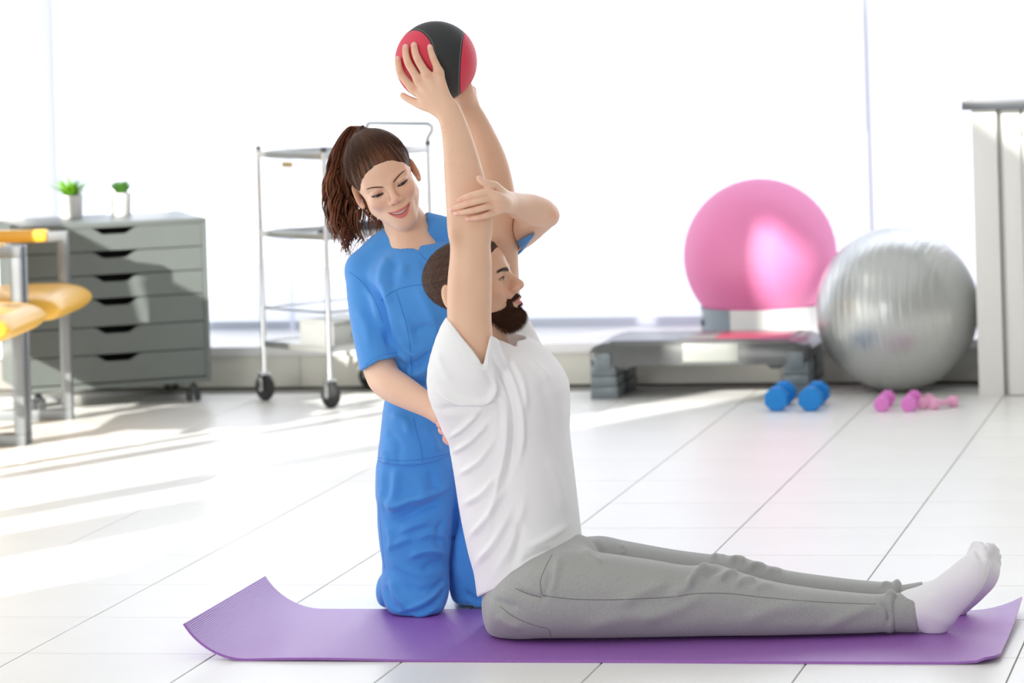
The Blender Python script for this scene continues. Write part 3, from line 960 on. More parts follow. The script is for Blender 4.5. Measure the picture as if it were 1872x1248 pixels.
# ------------------------------------------------------------------ a head, in centimetres: x to its own left, y up, z out of the face; origin between the ears at eye height
class Head:
    def __init__(self, O, A, s, fem):
        self.O, self.A, self.s, self.fem = _v(O), np.array(A), s, fem      # s: metres per cm
    def L(self, x, y, z): return self.O + self.A @ (np.array([x, y, z]) * self.s)
    def local(self, V): return (V - self.O) @ self.A / self.s
    def ell(self, S, c, r, k, op='u', rot=None):
        A = self.A if rot is None else self.A @ np.array(rot)
        S.ell(self.L(*c), np.array(r) * self.s, A, k * self.s, op)
    def rc(self, S, a, b, ra, rb, k, op='u'): S.rc(self.L(*a), self.L(*b), ra * self.s, rb * self.s, k * self.s, op)
    def skull(self, S):
        f = self.fem
        self.ell(S, (0, 3.3, -1.3) if f else (0, 2.6, -.9), (7.2, 8.6, 9.0) if f else (7.4, 7.6, 9.5), 0)
        self.ell(S, (0, 3.6, 3.2), (6.1, 5.6, 5.7) if f else (6.2, 5.4, 5.7), 2.0)
    def face(self, S, eyes=True):
        f = self.fem
        e, r = self.ell, self.rc
        self.skull(S)
        e(S, (0, -2.2, 3.0), (5.5, 6.0, 5.6) if f else (6.3, 6.4, 5.6), 2.5)
        for q in (-1, 1):
            r(S, (q * (4.1 if f else 5.2), -5.2, 1.2), (q * (1.2 if f else 1.9), -9.3, 5.8), 1.8 if f else 2.0, 1.7 if f else 1.8, 3.0)
            e(S, (q * (3.65 if f else 3.9), -2.4, 6.05 if f else 6.2), (1.9, 1.5, 1.7) if f else (2.1, 1.7, 1.75), 2.0)
        e(S, (0, -9.0, 6.5 if f else 7.1), (2.0, 1.9, 1.8) if f else (2.4, 2.0, 2.0), 1.8)
        e(S, (0, -6.2, 6.6 if f else 7.6), (2.9 if f else 3.2, 2.4, 2.0), 1.8)
        if not f: e(S, (0, -5.0, 8.2), (2.2, 1.6, 1.5), 1.2)
        for q in (-1, 1):
            r(S, (q * 1.2, 1.3 if f else 1.75, 7.95 if f else 8.3), (q * 4.4, 1.7 if f else 1.9, 6.5), .7 if f else .95, .75, 1.5)
        for q in (-1, 1):
            e(S, (q * 3.15, -.1, 9.15), (2.0, 1.15, 1.35), 1.3, 's')
        nt_ = -2.9 if f else -2.7                                  # nose tip height
        ntz = 10.7 if f else 11.75
        r(S, (0, 1.2, 7.9 if f else 8.2), (0, nt_ + .5, ntz - .65), .62 if f else .75, .72 if f else .8, .9 if f else 1.2)
        e(S, (0, nt_, ntz - .75), (.95, .85, .85) if f else (.95, .85, .95), .8)
        if not f: e(S, (0, nt_ - .1, ntz - 2.2), (1.35, 1.2, 1.5), .8)
        for q in (-1, 1): e(S, (q * (1.2 if f else 1.45), nt_ - .45, ntz - 1.75), (.65, .62, .95) if f else (.75, .72, 1.15), .55)
        for q in (-1, 1): e(S, (q * .62, nt_ - 1.0, ntz - 1.25), (.36, .35, .5), .25, 's')
        # lids and the opening between them
        for q in (-1, 1):
            e(S, (q * 3.15, -.05, 7.25), (1.42, 1.28, 1.36), .45)
            if eyes:
                if f: e(S, (q * 3.2, -.46, 8.7), (1.3, .29, .9), .1, 's', rot_x(q * -.10))
                else: e(S, (q * 3.15, -.10, 8.7), (1.3, .40, .9), .1, 's', rot_x(q * -.06))
        # ears
        ez = 0 if f else -3.0
        for q in (-1, 1):
            R_ = rot_y(q * .42)
            e(S, (q * 7.35, -1.1, -1.3 + ez), (.55, 3.0, 1.75), .5, 'u', R_)
            e(S, (q * 8.05, -.7, -.9 + ez), (.40, 1.8, .95), .4, 's', R_)
            e(S, (q * 7.2, -3.3, -.6 + ez), (.5, .9, .7), .5)
    def lips(self, S):
        if self.fem:
            up = [(-2.95, -5.35, 7.0), (-1.7, -5.72, 8.05), (-.5, -5.85, 8.6), (0, -5.93, 8.6), (.5, -5.85, 8.6), (1.7, -5.72, 8.05), (2.95, -5.35, 7.0)]
            lo = [(-2.85, -5.5, 7.0), (-1.6, -6.85, 8.0), (0, -7.35, 8.4), (1.6, -6.85, 8.0), (2.85, -5.5, 7.0)]
            S.chain([self.L(*p) for p in up], [q * self.s for q in (.12, .3, .36, .30, .36, .3, .12)], .35 * self.s)
            S.chain([self.L(*p) for p in lo], [q * self.s for q in (.12, .40, .5, .40, .12)], .35 * self.s)
            op = [(-2.65, -5.45, 7.6), (-1.5, -6.22, 8.6), (0, -6.5, 9.0), (1.5, -6.22, 8.6), (2.65, -5.45, 7.6)]
            S.chain([self.L(*p) for p in op], [q * self.s for q in (.06, .26, .34, .26, .06)], .12 * self.s, 's')
            for dz in (.35, .7, 1.05): S.chain([self.L(p[0] * (1 - .03 * dz), p[1], p[2] - dz) for p in op], [q * self.s for q in (.06, .28, .37, .28, .06)], .1 * self.s, 's')
        else:
            up = [(-2.5, -5.75, 8.3), (-1.2, -5.45, 9.7), (0, -5.4, 10.2), (1.2, -5.45, 9.7), (2.5, -5.75, 8.3)]
            lo = [(-2.3, -5.95, 8.3), (-1.1, -6.4, 9.6), (0, -6.55, 10.05), (1.1, -6.4, 9.6), (2.3, -5.95, 8.3)]
            S.chain([self.L(*p) for p in up], [q * self.s for q in (.15, .36, .42, .36, .15)], .35 * self.s)
            S.chain([self.L(*p) for p in lo], [q * self.s for q in (.15, .42, .52, .42, .15)], .35 * self.s)
            op = [(-2.5, -5.9, 8.8), (0, -5.95, 10.7), (2.5, -5.9, 8.8)]
            S.chain([self.L(*p) for p in op], [.09 * self.s] * 3, .12 * self.s, 's')
    def colour(self, V, col):
        """lips, cheeks, brows, lid line: what the skin itself is coloured, plus painted lid shading"""
        l = self.local(V); x, y, z = np.abs(l[:, 0]), l[:, 1], l[:, 2]
        near = (z > 2) & (y > -13) & (y < 9)
        f = self.fem
        c = col.copy()
        c = mixc(c, lin(238, 160, 140), (.26 if f else .34) * np.exp(-(((x - 4.2) / 1.9) ** 2 + ((y + 3.0) / 1.6) ** 2)) * near)
        c = mixc(c, lin(226, 148, 128), .35 * np.exp(-((x / 1.6) ** 2 + ((y + 3.2) / 1.2) ** 2)) * (z > 8.3))
        if f:
            yu = -5.35 - .5 * (1 - (x / 2.95) ** 2) + .28 * np.clip(1 - (x / 2.9) ** 2, 0, 1)     # top of upper lip
            yl = -5.5 - 2.25 * np.clip(1 - (x / 2.9) ** 2, 0, 1)
            lw = sst(-.12, .1, yu + .02 - y) * sst(-.12, .1, y - yl) * (x < 3.0) * (z > 6.2)
            c = mixc(c, lin(216, 104, 108), lw * .85)
            c = mixc(c, lin(110, 30, 38), lw * sst(.25, -.1, z - (8.15 - .13 * x * x)))
            # brow
            t = (x - 1.25) / 3.8
            by = .82 + 1.04 * np.sin(np.clip(t, 0, 1) * 1.75)
            bw = (.24 * (1 - .55 * np.clip(t, 0, 1)))
            b_ = sst(1.5, .55, np.abs(y - by) / bw) * sst(-.06, .1, t) * sst(1.06, .85, t) * (z > 4)
            c = mixc(c, lin(92, 62, 50), b_ * .85)
            # eyelid shading painted into the skin colour, and lash line
            e_ = np.hypot((x - 3.2) / 1.55, (y + .1) / .75)
            c = mixc(c, lin(176, 122, 108), .45 * sst(1.25, .5, e_) * near)
            ap = np.hypot((x - 3.2) / 1.45, (y + .5 - .1 * (x - 3.2)) / .36)
            c = mixc(c, lin(48, 30, 26), sst(1.18, .9, ap) * near)
        else:
            yu = -4.92 - .1 * (x / 2.5) ** 2 - .75 * (x / 2.5) ** 4
            yl = -6.95 + .9 * (x / 2.4) ** 2
            lw = sst(-.12, .1, yu - y) * sst(-.12, .1, y - yl) * (x < 2.5) * (z > 7.0)
            c = mixc(c, lin(206, 128, 122), lw * .8)
            t = (x - .9) / 4.2
            by = 1.55 + .55 * np.sin(np.clip(t, 0, 1) * 2.2) - .35 * t
            b_ = sst(1.5, .75, np.abs(y - by) / (.46 * (1 - .45 * np.clip(t, 0, 1)))) * sst(-.05, .08, t) * sst(1.05, .85, t) * (z > 4)
            c = mixc(c, lin(46, 33, 28), b_ * .95)
            ap = np.hypot((x - 3.15) / 1.42, (y + .1) / .52)
            c = mixc(c, lin(120, 80, 70), .6 * sst(1.2, .95, ap) * near)
        return c
def rot_x(a):      # turn about the view axis (z)
    return np.array([[math.cos(a), -math.sin(a), 0], [math.sin(a), math.cos(a), 0], [0, 0, 1]])
def rot_y(a):
    return np.array([[math.cos(a), 0, math.sin(a)], [0, 1, 0], [-math.sin(a), 0, math.cos(a)]])
def rot_p(a):      # pitch about x: positive turns the face down
    return np.array([[1, 0, 0], [0, math.cos(a), -math.sin(a)], [0, math.sin(a), math.cos(a)]])
def eyeball(hd, q, gaze, parent, iris):
    c = hd.L(q * 3.15, -.05, 7.25); r = 1.24 * hd.s
    bm = bmesh.new()
    bmesh.ops.create_uvsphere(bm, u_segments=32, v_segments=24, radius=r)
    me = bpy.data.meshes.new('eye'); bm.to_mesh(me); bm.free()
    g = hd.A @ (np.array(gaze) / np.linalg.norm(gaze))
    n = len(me.vertices); co = np.zeros(n * 3); me.vertices.foreach_get('co', co); co = co.reshape(-1, 3)
    d = (co / r) @ g
    col = np.repeat(lin(226, 222, 216)[None], n, 0)
    col = mixc(col, iris, sst(.855, .885, d)); col = mixc(col, lin(14, 10, 9), sst(.972, .98, d))
    a = me.color_attributes.new('Col', 'FLOAT_COLOR', 'POINT')
    a.data.foreach_set('color', np.concatenate([col, np.ones((n, 1))], 1).astype(f32).ravel())
    for p in me.polygons: p.use_smooth = True
    return add('eye', me, M['eye'], parent, Vector(c))
M['eye'] = mat('eye_surface', srgb(230, 225, 220), .12, vcol=True, coat=.5)
M['skin_f'] = mat('skin_fair', srgb(236, 198, 174), .45, spec=.4, vcol=True, sss=.12, bump=(700, .00018))
M['skin_m'] = mat('skin_tan', srgb(226, 184, 156), .48, spec=.4, vcol=True, sss=.12, bump=(500, .00025))
M['nail'] = mat('fingernail', srgb(248, 196, 186), .25, coat=.3)
M['teeth'] = mat('teeth', srgb(246, 242, 236), .25)
M['hair_f'] = mat('brown_hair', srgb(96, 62, 44), .42, vcol=True, spec=.22)
M['hair_m'] = mat('short_dark_hair', srgb(64, 46, 38), .65, vcol=True, spec=.2)
M['lash'] = mat('lash', srgb(32, 22, 20), .6)
M['scrub'] = mat('blue_scrub_cotton', srgb(70, 150, 228), .75, sheen=.25, noise=(5, .03), bump=(900, .00025))
M['scrubdark'] = mat('blue_scrub_seam', srgb(50, 120, 205), .8)
M['tee'] = mat('white_jersey', srgb(246, 246, 248), .8, sheen=.2, bump=(1100, .0002))
M['sock'] = mat('white_sock', srgb(244, 243, 246), .85, sheen=.2, bump=(900, .0003))
M['jog'] = mat('grey_marl', srgb(166, 168, 165), .85, sheen=.25, noise=(420, .13, (1, 1, .5)), bump=(700, .0003))
M['jogdark'] = mat('grey_marl_seam', srgb(122, 123, 120), .9)
def skin_col(V, base, seed):
    n = len(V); c = np.repeat(base[None], n, 0)
    m = .5 + .5 * np.sin(V[:, 0] * 61 + seed) * np.sin(V[:, 1] * 47 + 1.3 * seed) * np.sin(V[:, 2] * 53)
    return mixc(c, base * np.array([.93, .84, .8]), m * .35)
# ------------------------------------------------------------------ helpers in photograph pixels on a vertical plane at real depth y
def PY(px, py, Y): return np.array(at_y(px, py, Y))
def pxm(px, py, Y):
    p = at_y(px, py, Y)
    return (-p.x * STH + p.y * CTH) / F        # metres per pixel there
def chain_px(S, pts, k=.008, op='u', first=None):
    """(px, py, Y, radius px)"""
    S.chain([PY(*p[:3]) for p in pts], [p[3] * pxm(*p[:3]) for p in pts], k, op, first)
def ell_px(S, px, py, Y, rx, ry, rz, k=.01, op='u', A=None):
    """rx: m along x, ry: m along y, rz: m up"""
    S.ell(PY(px, py, Y), (rx, ry, rz), A, k, op)
def profile_loft(S, st, Yc, k=.01, n=2.2, cap=.01):
    """(py, left px, right px, half depth m[, Y])"""
    cs, ra, rb = [], [], []
    for q in st:
        Y = q[4] if len(q) > 4 else Yc
        u = (q[1] + q[2]) / 2; c = PY(u, q[0], Y)
        w = (q[2] - q[1]) / 2 * pxm(u, q[0], Y)
        ph = math.atan2(-c[0], c[1])
        cs.append(c); rb.append(q[3])
        ra.append(math.sqrt(max(w * w - (q[3] * math.sin(ph)) ** 2, 1e-4)) / math.cos(ph))
    S.loft(cs, ra, rb, (1, 0, 0), (0, 1, 0), k, 'u', n, cap)
def vcut(S, lines, Y0, Y1, k=.003):
    """carve the region that lies on the inner side of every image line, between two depths"""
    def fn(X, Y, Z):
        X, Y, Z = np.broadcast_arrays(X, Y, Z)
        D = -X * STH + Y * CTH
        x = (X * CTH + Y * STH) / D; y = (Z - H) / D
        u = CX + (x * CR - y * SR) * F; v = CY - (x * SR + y * CR) * F
        d = np.maximum(Y - Y1, Y0 - Y)
        for (ax_, ay), (bx, by) in lines:
            L = math.hypot(bx - ax_, by - ay)
            d = np.maximum(d, ((u - ax_) * (by - ay) - (v - ay) * (bx - ax_)) / L / 795)
        return d
    S.func(fn, None, None, k, 's')

# ------------------------------------------------------------------ medicine ball
YBALL = 8.155
BC = PY(797, 112.6, YBALL); BR = 75.2 * pxm(797, 112.6, YBALL)
def on_ball(px, py, lift, back=False):
    """point over the ball surface seen at this pixel"""
    o = np.array([0, 0, H]); d = np.array(at(px, py, 1.0)) - o; d /= np.linalg.norm(d)
    oc = o - BC; b = oc @ d; R_ = BR + lift
    disc = b * b - (oc @ oc - R_ * R_)
    t = -b - math.sqrt(disc) if disc > 0 else -b
    if back and disc > 0: t = -b + math.sqrt(disc)
    p = o + d * t
    v = p - BC
    return BC + v / np.linalg.norm(v) * R_
mball = empty('medicine_ball', Vector(BC), 'red and black rubber medicine ball held overhead by the man', 'ball')
def sphere_patch(c, ca, r, n=40, m=96, rim=.0):
    """cap of the sphere around direction c, with a rolled edge"""
    c = Vector(c).normalized(); a = c.orthogonal().normalized(); b = c.cross(a)
    A0 = math.acos(ca); bm = bmesh.new(); rings = []
    top = bm.verts.new(c * r)
    for i in range(1, n + 1):
        al = A0 * i / n
        rr = r - (.0016 * max(0, (i - n + 3) / 3) ** 2)
        rings.append([bm.verts.new((c * math.cos(al) + (a * math.cos(t) + b * math.sin(t)) * math.sin(al)) * rr) for t in [2 * PI * k / m for k in range(m)]])
    for k in range(m): bm.faces.new((top, rings[0][k], rings[0][(k + 1) % m]))
    for A, B in zip(rings, rings[1:]):
        for k in range(m): bm.faces.new((A[k], B[k], B[(k + 1) % m], A[(k + 1) % m]))
    mb = MB(); mb.bm.free(); mb.bm = bm
    return mb
_az = TH + (CX - 797) / F
_r, _t = Vector((math.cos(_az), math.sin(_az), 0)), Vector((math.sin(_az), -math.cos(_az), 0))
def bdir(x, y, z): return _r * x + Vector((0, 0, 1)) * y + _t * z
M['ballblack'] = mat('black_pebbled_rubber', srgb(40, 42, 43), .55, bump=(900, .0006))
M['ballred'] = mat('red_pebbled_rubber', srgb(220, 52, 80), .5, bump=(900, .0006))
M['ballgroove'] = mat('grey_groove', srgb(96, 96, 98), .5)
mbb = MB(); bmesh.ops.create_uvsphere(mbb.bm, u_segments=96, v_segments=64, radius=BR - .0009)
mbb.build('shell', M['ballblack'], mball, ang=180)
for d_, ca in (((-.8, 0, .6), .605), ((.99, -.09, .07), .65)):
    dd = bdir(*d_).normalized(); a = dd.orthogonal().normalized(); b = dd.cross(a); al = math.acos(ca)
    sphere_patch(dd, ca, BR).build('panel', M['ballred'], mball, ang=180)
    al2 = al + .03
    MB().tube([(dd * math.cos(al2) + (a * math.cos(t) + b * math.sin(t)) * math.sin(al2)) * (BR - .0012) for t in [2 * PI * k / 96 for k in range(96)]], .0012, 6, closed=True).build('groove', M['ballgroove'], mball)

# ------------------------------------------------------------------ the seated man
man = empty('person', Vector(PY(960, 1150, 8.16)) * 1.0, 'bearded man in white t-shirt and grey joggers sitting on mat, ball overhead', 'person')
man.location.z = .006
def child(name, V, Q, m, parent, root=man, col=None):
    o = add(name, np_mesh(name, V - np.array(root.location), Q, col), m, None)
    o.parent = parent
    return o
YM, YN, YF = 8.17, 8.00, 8.335
A_m = np.array([[0, 0, 1], [1, 0, 0], [0, 1, 0]], float)       # columns: left, up, forward
A_m = A_m @ rot_y(.02) @ rot_p(-.22)
HM = Head(PY(862, 521, YM), A_m, .01, False)

B_ = Sdf()
HM.face(B_); HM.lips(B_)
_nhead = len(B_.p)
# neck and the trunk under the shirt
chain_px(B_, [(870, 580, YM, 44), (885, 622, YM, 45), (882, 665, YM, 50)], .02)
chain_px(B_, [(872, 665, YM, 50), (905, 760, YM, 80), (930, 900, YM, 80), (950, 1040, YM, 80)], .03)
# near arm, straight up to the ball
arm_n = [(868, 700, YN + .05, 40), (864, 660, YN + .02, 42), (859, 618, YN + .004, 42), (858, 580, YN, 40.5), (858, 545, YN, 41), (859, 510, YN, 40.5), (860.5, 475, YN, 38.5), (860, 447, YN + .005, 37), (860, 422, YN + .01, 40.5),
         (859, 398, YN + .012, 42), (854, 362, YN + .018, 39.5), (849, 326, YN + .024, 36.5), (843, 290, YN + .03, 32), (836, 255, YN + .038, 27.5), (828, 225, YN + .045, 24), (821, 205, YN + .05, 22.5)]
chain_px(B_, arm_n, .004, first=.03)
ell_px(B_, 836, 418, YN - .01, .014, .03, .028, .02)      # elbow crease either side
# far arm
arm_f = [(930, 700, YF - .04, 46), (916, 650, YF, 44), (911, 590, YF, 42), (911, 530, YF, 39), (910, 480, YF, 37.5), (908, 430, YF, 38.5), (906, 385, YF - .01, 38.5), (903, 340, YF - .02, 35.5), (895, 295, YF - .03, 31.5),
         (880, 252, YF - .04, 27), (864, 216, YF - .05, 23.5), (850, 190, YF - .06, 21)]
chain_px(B_, arm_f, .004, first=.03)
# near hand spread on the ball
def fing(S, pts, k=.002):
    S.chain([p[0] for p in pts], [p[1] for p in pts], k)
mm_ = pxm(797, 112, YBALL)
def bp_(px, py, r, extra=.0): return (on_ball(px, py, r * mm_ + extra), r * mm_)
wr = (PY(821, 205, YN + .05), 22.5 * mm_)
fingers_n = {'index': [(727.5, 108), (729, 121), (732.5, 134), (742, 147), (756, 162)],
             'middle': [(741.5, 86), (742.5, 101), (748, 118), (756, 131), (766, 147)],
             'ring': [(757, 82.5), (759, 96), (765, 111), (772, 123), (781, 138)],
             'little': [(786, 86), (789, 98), (793, 109), (797.5, 119), (802, 133)]}
for nm, pts in fingers_n.items():
    r0 = [6.0, 6.6, 7.3, 7.6, 8.4] if nm != 'little' else [5.4, 6.0, 6.6, 7.0, 8.2]
    lift = [0, .0005, .003, .004, .004]
    fing(B_, [bp_(p[0], p[1], r, l) for p, r, l in zip(pts, r0, lift)])
    # metacarpal back to the wrist
    k0 = bp_(pts[-1][0], pts[-1][1], r0[-1], .004)
    mid = (k0[0] * .45 + wr[0] * .55 + np.array([0, -.006, 0]), 11.5 * mm_)
    S_w = (wr[0] + np.array([(pts[-1][0] - 780) * .0001, 0, 0]), 15 * mm_)
    B_.chain([k0[0], mid[0], S_w[0]], [k0[1], mid[1], S_w[1]], .010)
# thumb, under the ball
fing(B_, [(PY(736.5, 174.5, YN + .10), 5.8 * mm_), (PY(743, 179, YN + .09), 6.6 * mm_), (PY(753, 184, YN + .08), 7.2 * mm_), (PY(768, 190, YN + .07), 9.5 * mm_), (PY(792, 196, YN + .055), 13 * mm_), (PY(814, 205, YN + .05), 17 * mm_)], .008)
ell_px(B_, 790, 172, YN + .06, .030, .014, .030, .012)
# far hand: the heel of the palm and its fingers behind the ball
wf = PY(852, 186, YF - .06)
B_.chain([wf, on_ball(846, 160, .012, True), on_ball(836, 140, .011, True)], [21 * mm_, 18 * mm_, 14 * mm_], .012)
chain_px(B_, [(862, 165, YF - .075, 9), (858, 175, YF - .07, 13)], .008)
for k, (fx, fy) in enumerate(((770, 90), (785, 72), (806, 66), (828, 78))):
    a, b = on_ball(840 - 4 * k, 140 - 3 * k, .010, True), on_ball(fx, fy, .008, True)
    m_ = (a + b) / 2; m_ = BC + (m_ - BC) / np.linalg.norm(m_ - BC) * (BR + .009)
    B_.chain([a, m_, b], [9 * mm_, 7.5 * mm_, 6 * mm_], .005)
fing(B_, [(on_ball(838, 168, .010, True), 11 * mm_), (on_ball(812, 180, .009, True), 8 * mm_), (on_ball(786, 184, .008, True), 6 * mm_)], .006)
B_.ell(BC, (BR + .0004,) * 3, None, .001, 's')
zs, zw, zh = PY(860, 676, YN)[2], PY(830, 232, YN)[2], PY(855, 415, YM)[2]
zc = PY(855, 640, YM)[2]
lo, hi = B_.bounds()
boxes = [((lo[0] - .01, lo[1] - .01, zs - .2), hi + .01, .0017)]
V, Q = grow(B_, boxes, 2)
V = smooth_part(V, Q, ((V[:, 1] < 8.07) | (V[:, 1] > 8.272)) & (V[:, 2] < zw), 10)
col = skin_col(V, lin(234, 194, 166), 1.0)
u, v = project(V)
# warmer, redder knuckles and finger tips
kn = np.zeros(len(V))
for pts in fingers_n.values():
    for i in (0, 2, 4): kn = np.maximum(kn, np.exp(-((u - pts[i][0]) ** 2 + (v - pts[i][1]) ** 2) / 30.))
col = mixc(col, lin(228, 160, 140), kn * .5 * (V[:, 2] > zw))
col = mixc(col, lin(176, 132, 104), .22 * np.exp(-((u - 838) ** 2 / 160. + (v - 440) ** 2 / 500.)) * (V[:, 1] < 8.07))  # elbow shading painted into the skin colour
headm = (V[:, 1] > 8.07) & (V[:, 1] < 8.27) & (V[:, 2] < zh + .05) & (V[:, 2] > zc - .03)
col[headm] = HM.colour(V[headm], col[headm])
body_m = child('body', V, Q, M['skin_m'], man, col=col)
VM, QM = V, Q
bv_m = bvh_of(V, Q)
for q in (-1, 1):
    o = eyeball(HM, q, (-.12, .02, 1), None, lin(112, 104, 70)); o.location -= man.location; o.parent = man
def nail(bv, px, py, dx, dy, L, w, parent, root, lift=.0002):
    """thin curved plate lying on the finger; (dx, dy) is the finger's direction in the picture"""
    p, n = hit(bv, px, py)
    if p is None: return
    tip = at_y(px + dx, py + dy, p.y); t = (tip - p); t -= n * t.dot(n); t.normalize(); s = n.cross(t)
    bm = bmesh.new(); g = []
    for i in range(7):
        a = -1 + 2 * i / 6; row = []
        for j in range(7):
            b = -1 + 2 * j / 6
            xx, yy = a * math.sqrt(1 - b * b / 2), b * math.sqrt(1 - a * a / 2)
            row.append(bm.verts.new(p + t * xx * L + s * yy * w + n * (lift + .0005 - .30 * (yy * w) ** 2 / w - .0004 * xx ** 4) - Vector(root.location)))
        g.append(row)
    for i in range(6):
        for j in range(6): bm.faces.new((g[i][j], g[i + 1][j], g[i + 1][j + 1], g[i][j + 1]))
    mb = MB(); mb.bm.free(); mb.bm = bm
    mb.build('fingernail', M['nail'], parent)
for px, py, dx, dy in ((741, 84.5, 0, -8), (756.5, 81, -1, -8), (785.3, 84.5, -2, -8), (726.5, 106, -1, -8)):
    nail(bv_m, px, py, dx, dy, .0052, .0038, body_m, man)

# hair, cut short, and the beard: skins that lift off the head only where hair grows
def grown(hd, base_fn, mask, amax, box, h, jag=0.0):
    S = Sdf(); base_fn(S)
    lo, hi = box
    Fd, ax = S.field(lo, hi, h)
    X, Y, Z = np.meshgrid(*ax, indexing='ij')
    P_ = np.stack([X.ravel(), Y.ravel(), Z.ravel()], 1)
    off = mask(hd.local(P_)).reshape(Fd.shape)
    V, Q = surface_nets((Fd - off * hd.s).astype(f32), ax)
    V, Q = largest(V, Q)
    return smooth_v(V, Q, 2), Q
def head_box(hd, lo, hi):
    c = np.array([hd.L(x, y, z) for x in (lo[0], hi[0]) for y in (lo[1], hi[1]) for z in (lo[2], hi[2])])
    return c.min(0), c.max(0)
def mask_hair_m(l):
    x, y, z = np.abs(l[:, 0]), l[:, 1], l[:, 2]
    line = np.where(z > 2.5, 6.1 + (z - 6.9) * .95 - .06 * x, np.where(z > 1.2, -3, -1.5 + (z + 1.5) * .9))     # hairline, temple, behind the ear
    line = np.where(z < -1.5, -8.6 + (z + 6) * .2, line)
    line = np.where((z >= -1.5) & (z <= 1.2), np.where(x > 6, 1.0, -2), line)
    w = np.clip((y - line) * .35, -.5, 1)
    return np.where(w > 0, .05 + .5 * np.clip(w * 1.5, 0, 1), w)
V, Q = grown(HM, HM.skull, mask_hair_m, .6, head_box(HM, (-9, -10, -12), (9, 12, 11)), .0022)
l = HM.local(V)
n1 = noise1(l[:, 0] * 5 + 3 * noise1(l[:, 1] * 3)) * noise1(l[:, 1] * 6, 2) + .3 * noise1(l[:, 2] * 7, 5)
col = mixc(np.repeat(lin(58, 42, 36)[None], len(V), 0), lin(104, 78, 64), n1 * .8)
hair_m = child('hair', V, Q, M['hair_m'], man, col=col)
def strands(V, Q, n, length, comb, rad, seed, keep=None, root=man, curl=.0):
    """short tapered hairs standing on a surface, one mesh"""
    rg = np.random.default_rng(seed)
    a = np.linalg.norm(np.cross(V[Q[:, 1]] - V[Q[:, 0]], V[Q[:, 3]] - V[Q[:, 0]]), axis=1)
    c = V[Q].mean(1)
    if keep is not None: a = a * keep(c)
    f_ = rg.choice(len(Q), n, p=a / a.sum())
    w = rg.random((n, 2, 1))
    p = V[Q[f_, 0]] * (1 - w[:, 0]) * (1 - w[:, 1]) + V[Q[f_, 1]] * w[:, 0] * (1 - w[:, 1]) + V[Q[f_, 2]] * w[:, 0] * w[:, 1] + V[Q[f_, 3]] * (1 - w[:, 0]) * w[:, 1]
    N = vnormals(V, Q)[Q[f_, 0]]
    d = N + comb(p) + rg.normal(0, .35, (n, 3)); d /= np.linalg.norm(d, axis=1)[:, None]
    L = length(p) * rg.uniform(.6, 1.25, n)
    s = np.cross(d, rg.normal(0, 1, (n, 3))); s /= np.linalg.norm(s, axis=1)[:, None] + 1e-9
    t = np.cross(d, s)
    mid = p + d * (L * .5)[:, None]; tip = p + d * L[:, None] + comb(p) * (L * .35)[:, None]
    vs = []; r = rad
    for cc, rr in ((p - d * .0005, r), (mid, r * .7)):
        for k in range(3):
            an = 2 * PI * k / 3; vs.append(cc + (s * math.cos(an) + t * math.sin(an)) * rr)
    vs.append(tip)
    VV = np.stack(vs, 1).reshape(-1, 3)
    b = (np.arange(n) * 7)[:, None]
    T_ = []
    for k in range(3):
        j = (k + 1) % 3
        T_ += [b + np.array([[k, j, 3 + j]]), b + np.array([[k, 3 + j, 3 + k]]), b + np.array([[3 + k, 3 + j, 6]])]
    return VV, np.concatenate(T_)
lh = lambda p: np.full(len(p), .0026)
VV, TT = strands(V, Q, 9000, lh, lambda p: (np.array([[0, 0, -.5]]) - .8 * A_m[:, 2][None] * np.sign((p - HM.O) @ A_m[:, 2])[:, None] * 0 + np.array([[-.5, 0, .2]])), .00022, 3, keep=lambda c: mask_hair_m(HM.local(c)) > .12)
col = np.repeat(lin(66, 48, 40)[None], len(VV), 0); col = mixc(col, lin(116, 88, 72), np.repeat(hash1(np.arange(len(VV) // 7)), 7) * .9)
tag(child('hair_strands', VV, TT, M['hair_m'], hair_m, col=col), kind='stuff')

def face_only(S): HM.face(S, False); HM.lips(S)
def mask_beard(l):
    x, y, z = np.abs(l[:, 0]), l[:, 1], l[:, 2]
    jaw = np.where(z > 2.6, -6.5 - .25 * np.clip(z - 2.6, 0, 2) + .35 * np.clip(z - 6.2, 0, 2), -6.5 + (2.6 - z) * 4.0) - y     # below the cheek line, up into the sideburn
    jaw = np.minimum(jaw, (z + .4) * 1.2)
    jaw = np.minimum(jaw, (y + 12.8) * 1.0)
    ll = 1 - np.sqrt((x / 2.75) ** 2 + ((y + 6.15) / 1.45) ** 2)           # keep clear of the lips
    jaw = np.minimum(jaw, np.where(z > 5.5, -ll * 2.2, 9))
    stache = (1 - np.sqrt(((x - 1.25) / 1.9) ** 2 + ((y + 4.62 + .32 * x) / .50) ** 2)) * .7
    side = (1 - np.sqrt(((x - 3.0) / .55) ** 2 + ((y + 6.4) / 1.5) ** 2)) * .6
    soul = (1 - np.sqrt((x / .75) ** 2 + ((y + 7.35) / .75) ** 2)) * .6
    m = np.maximum(np.maximum(jaw * .55, np.where(z > 6, np.maximum(np.maximum(stache, side), soul), -1)), -.5)
    full = .25 + .75 * sst(3.0, 7.5, z) * sst(-6.5, -9.5, y)
    return np.where(m > 0, np.minimum(m * .9, 1) * .95 * full + .02, m)
V, Q = grown(HM, face_only, mask_beard, 1., head_box(HM, (-8, -14, -2), (8, -2, 11)), .0017)
l = HM.local(V)
mk = mask_beard(l)
col = np.repeat(lin(54, 36, 28)[None], len(V), 0)
col = mixc(col, lin(98, 62, 42), .55 * noise1(l[:, 1] * 4 + l[:, 2] * 2) * noise1(l[:, 2] * 5, 4) + .1)
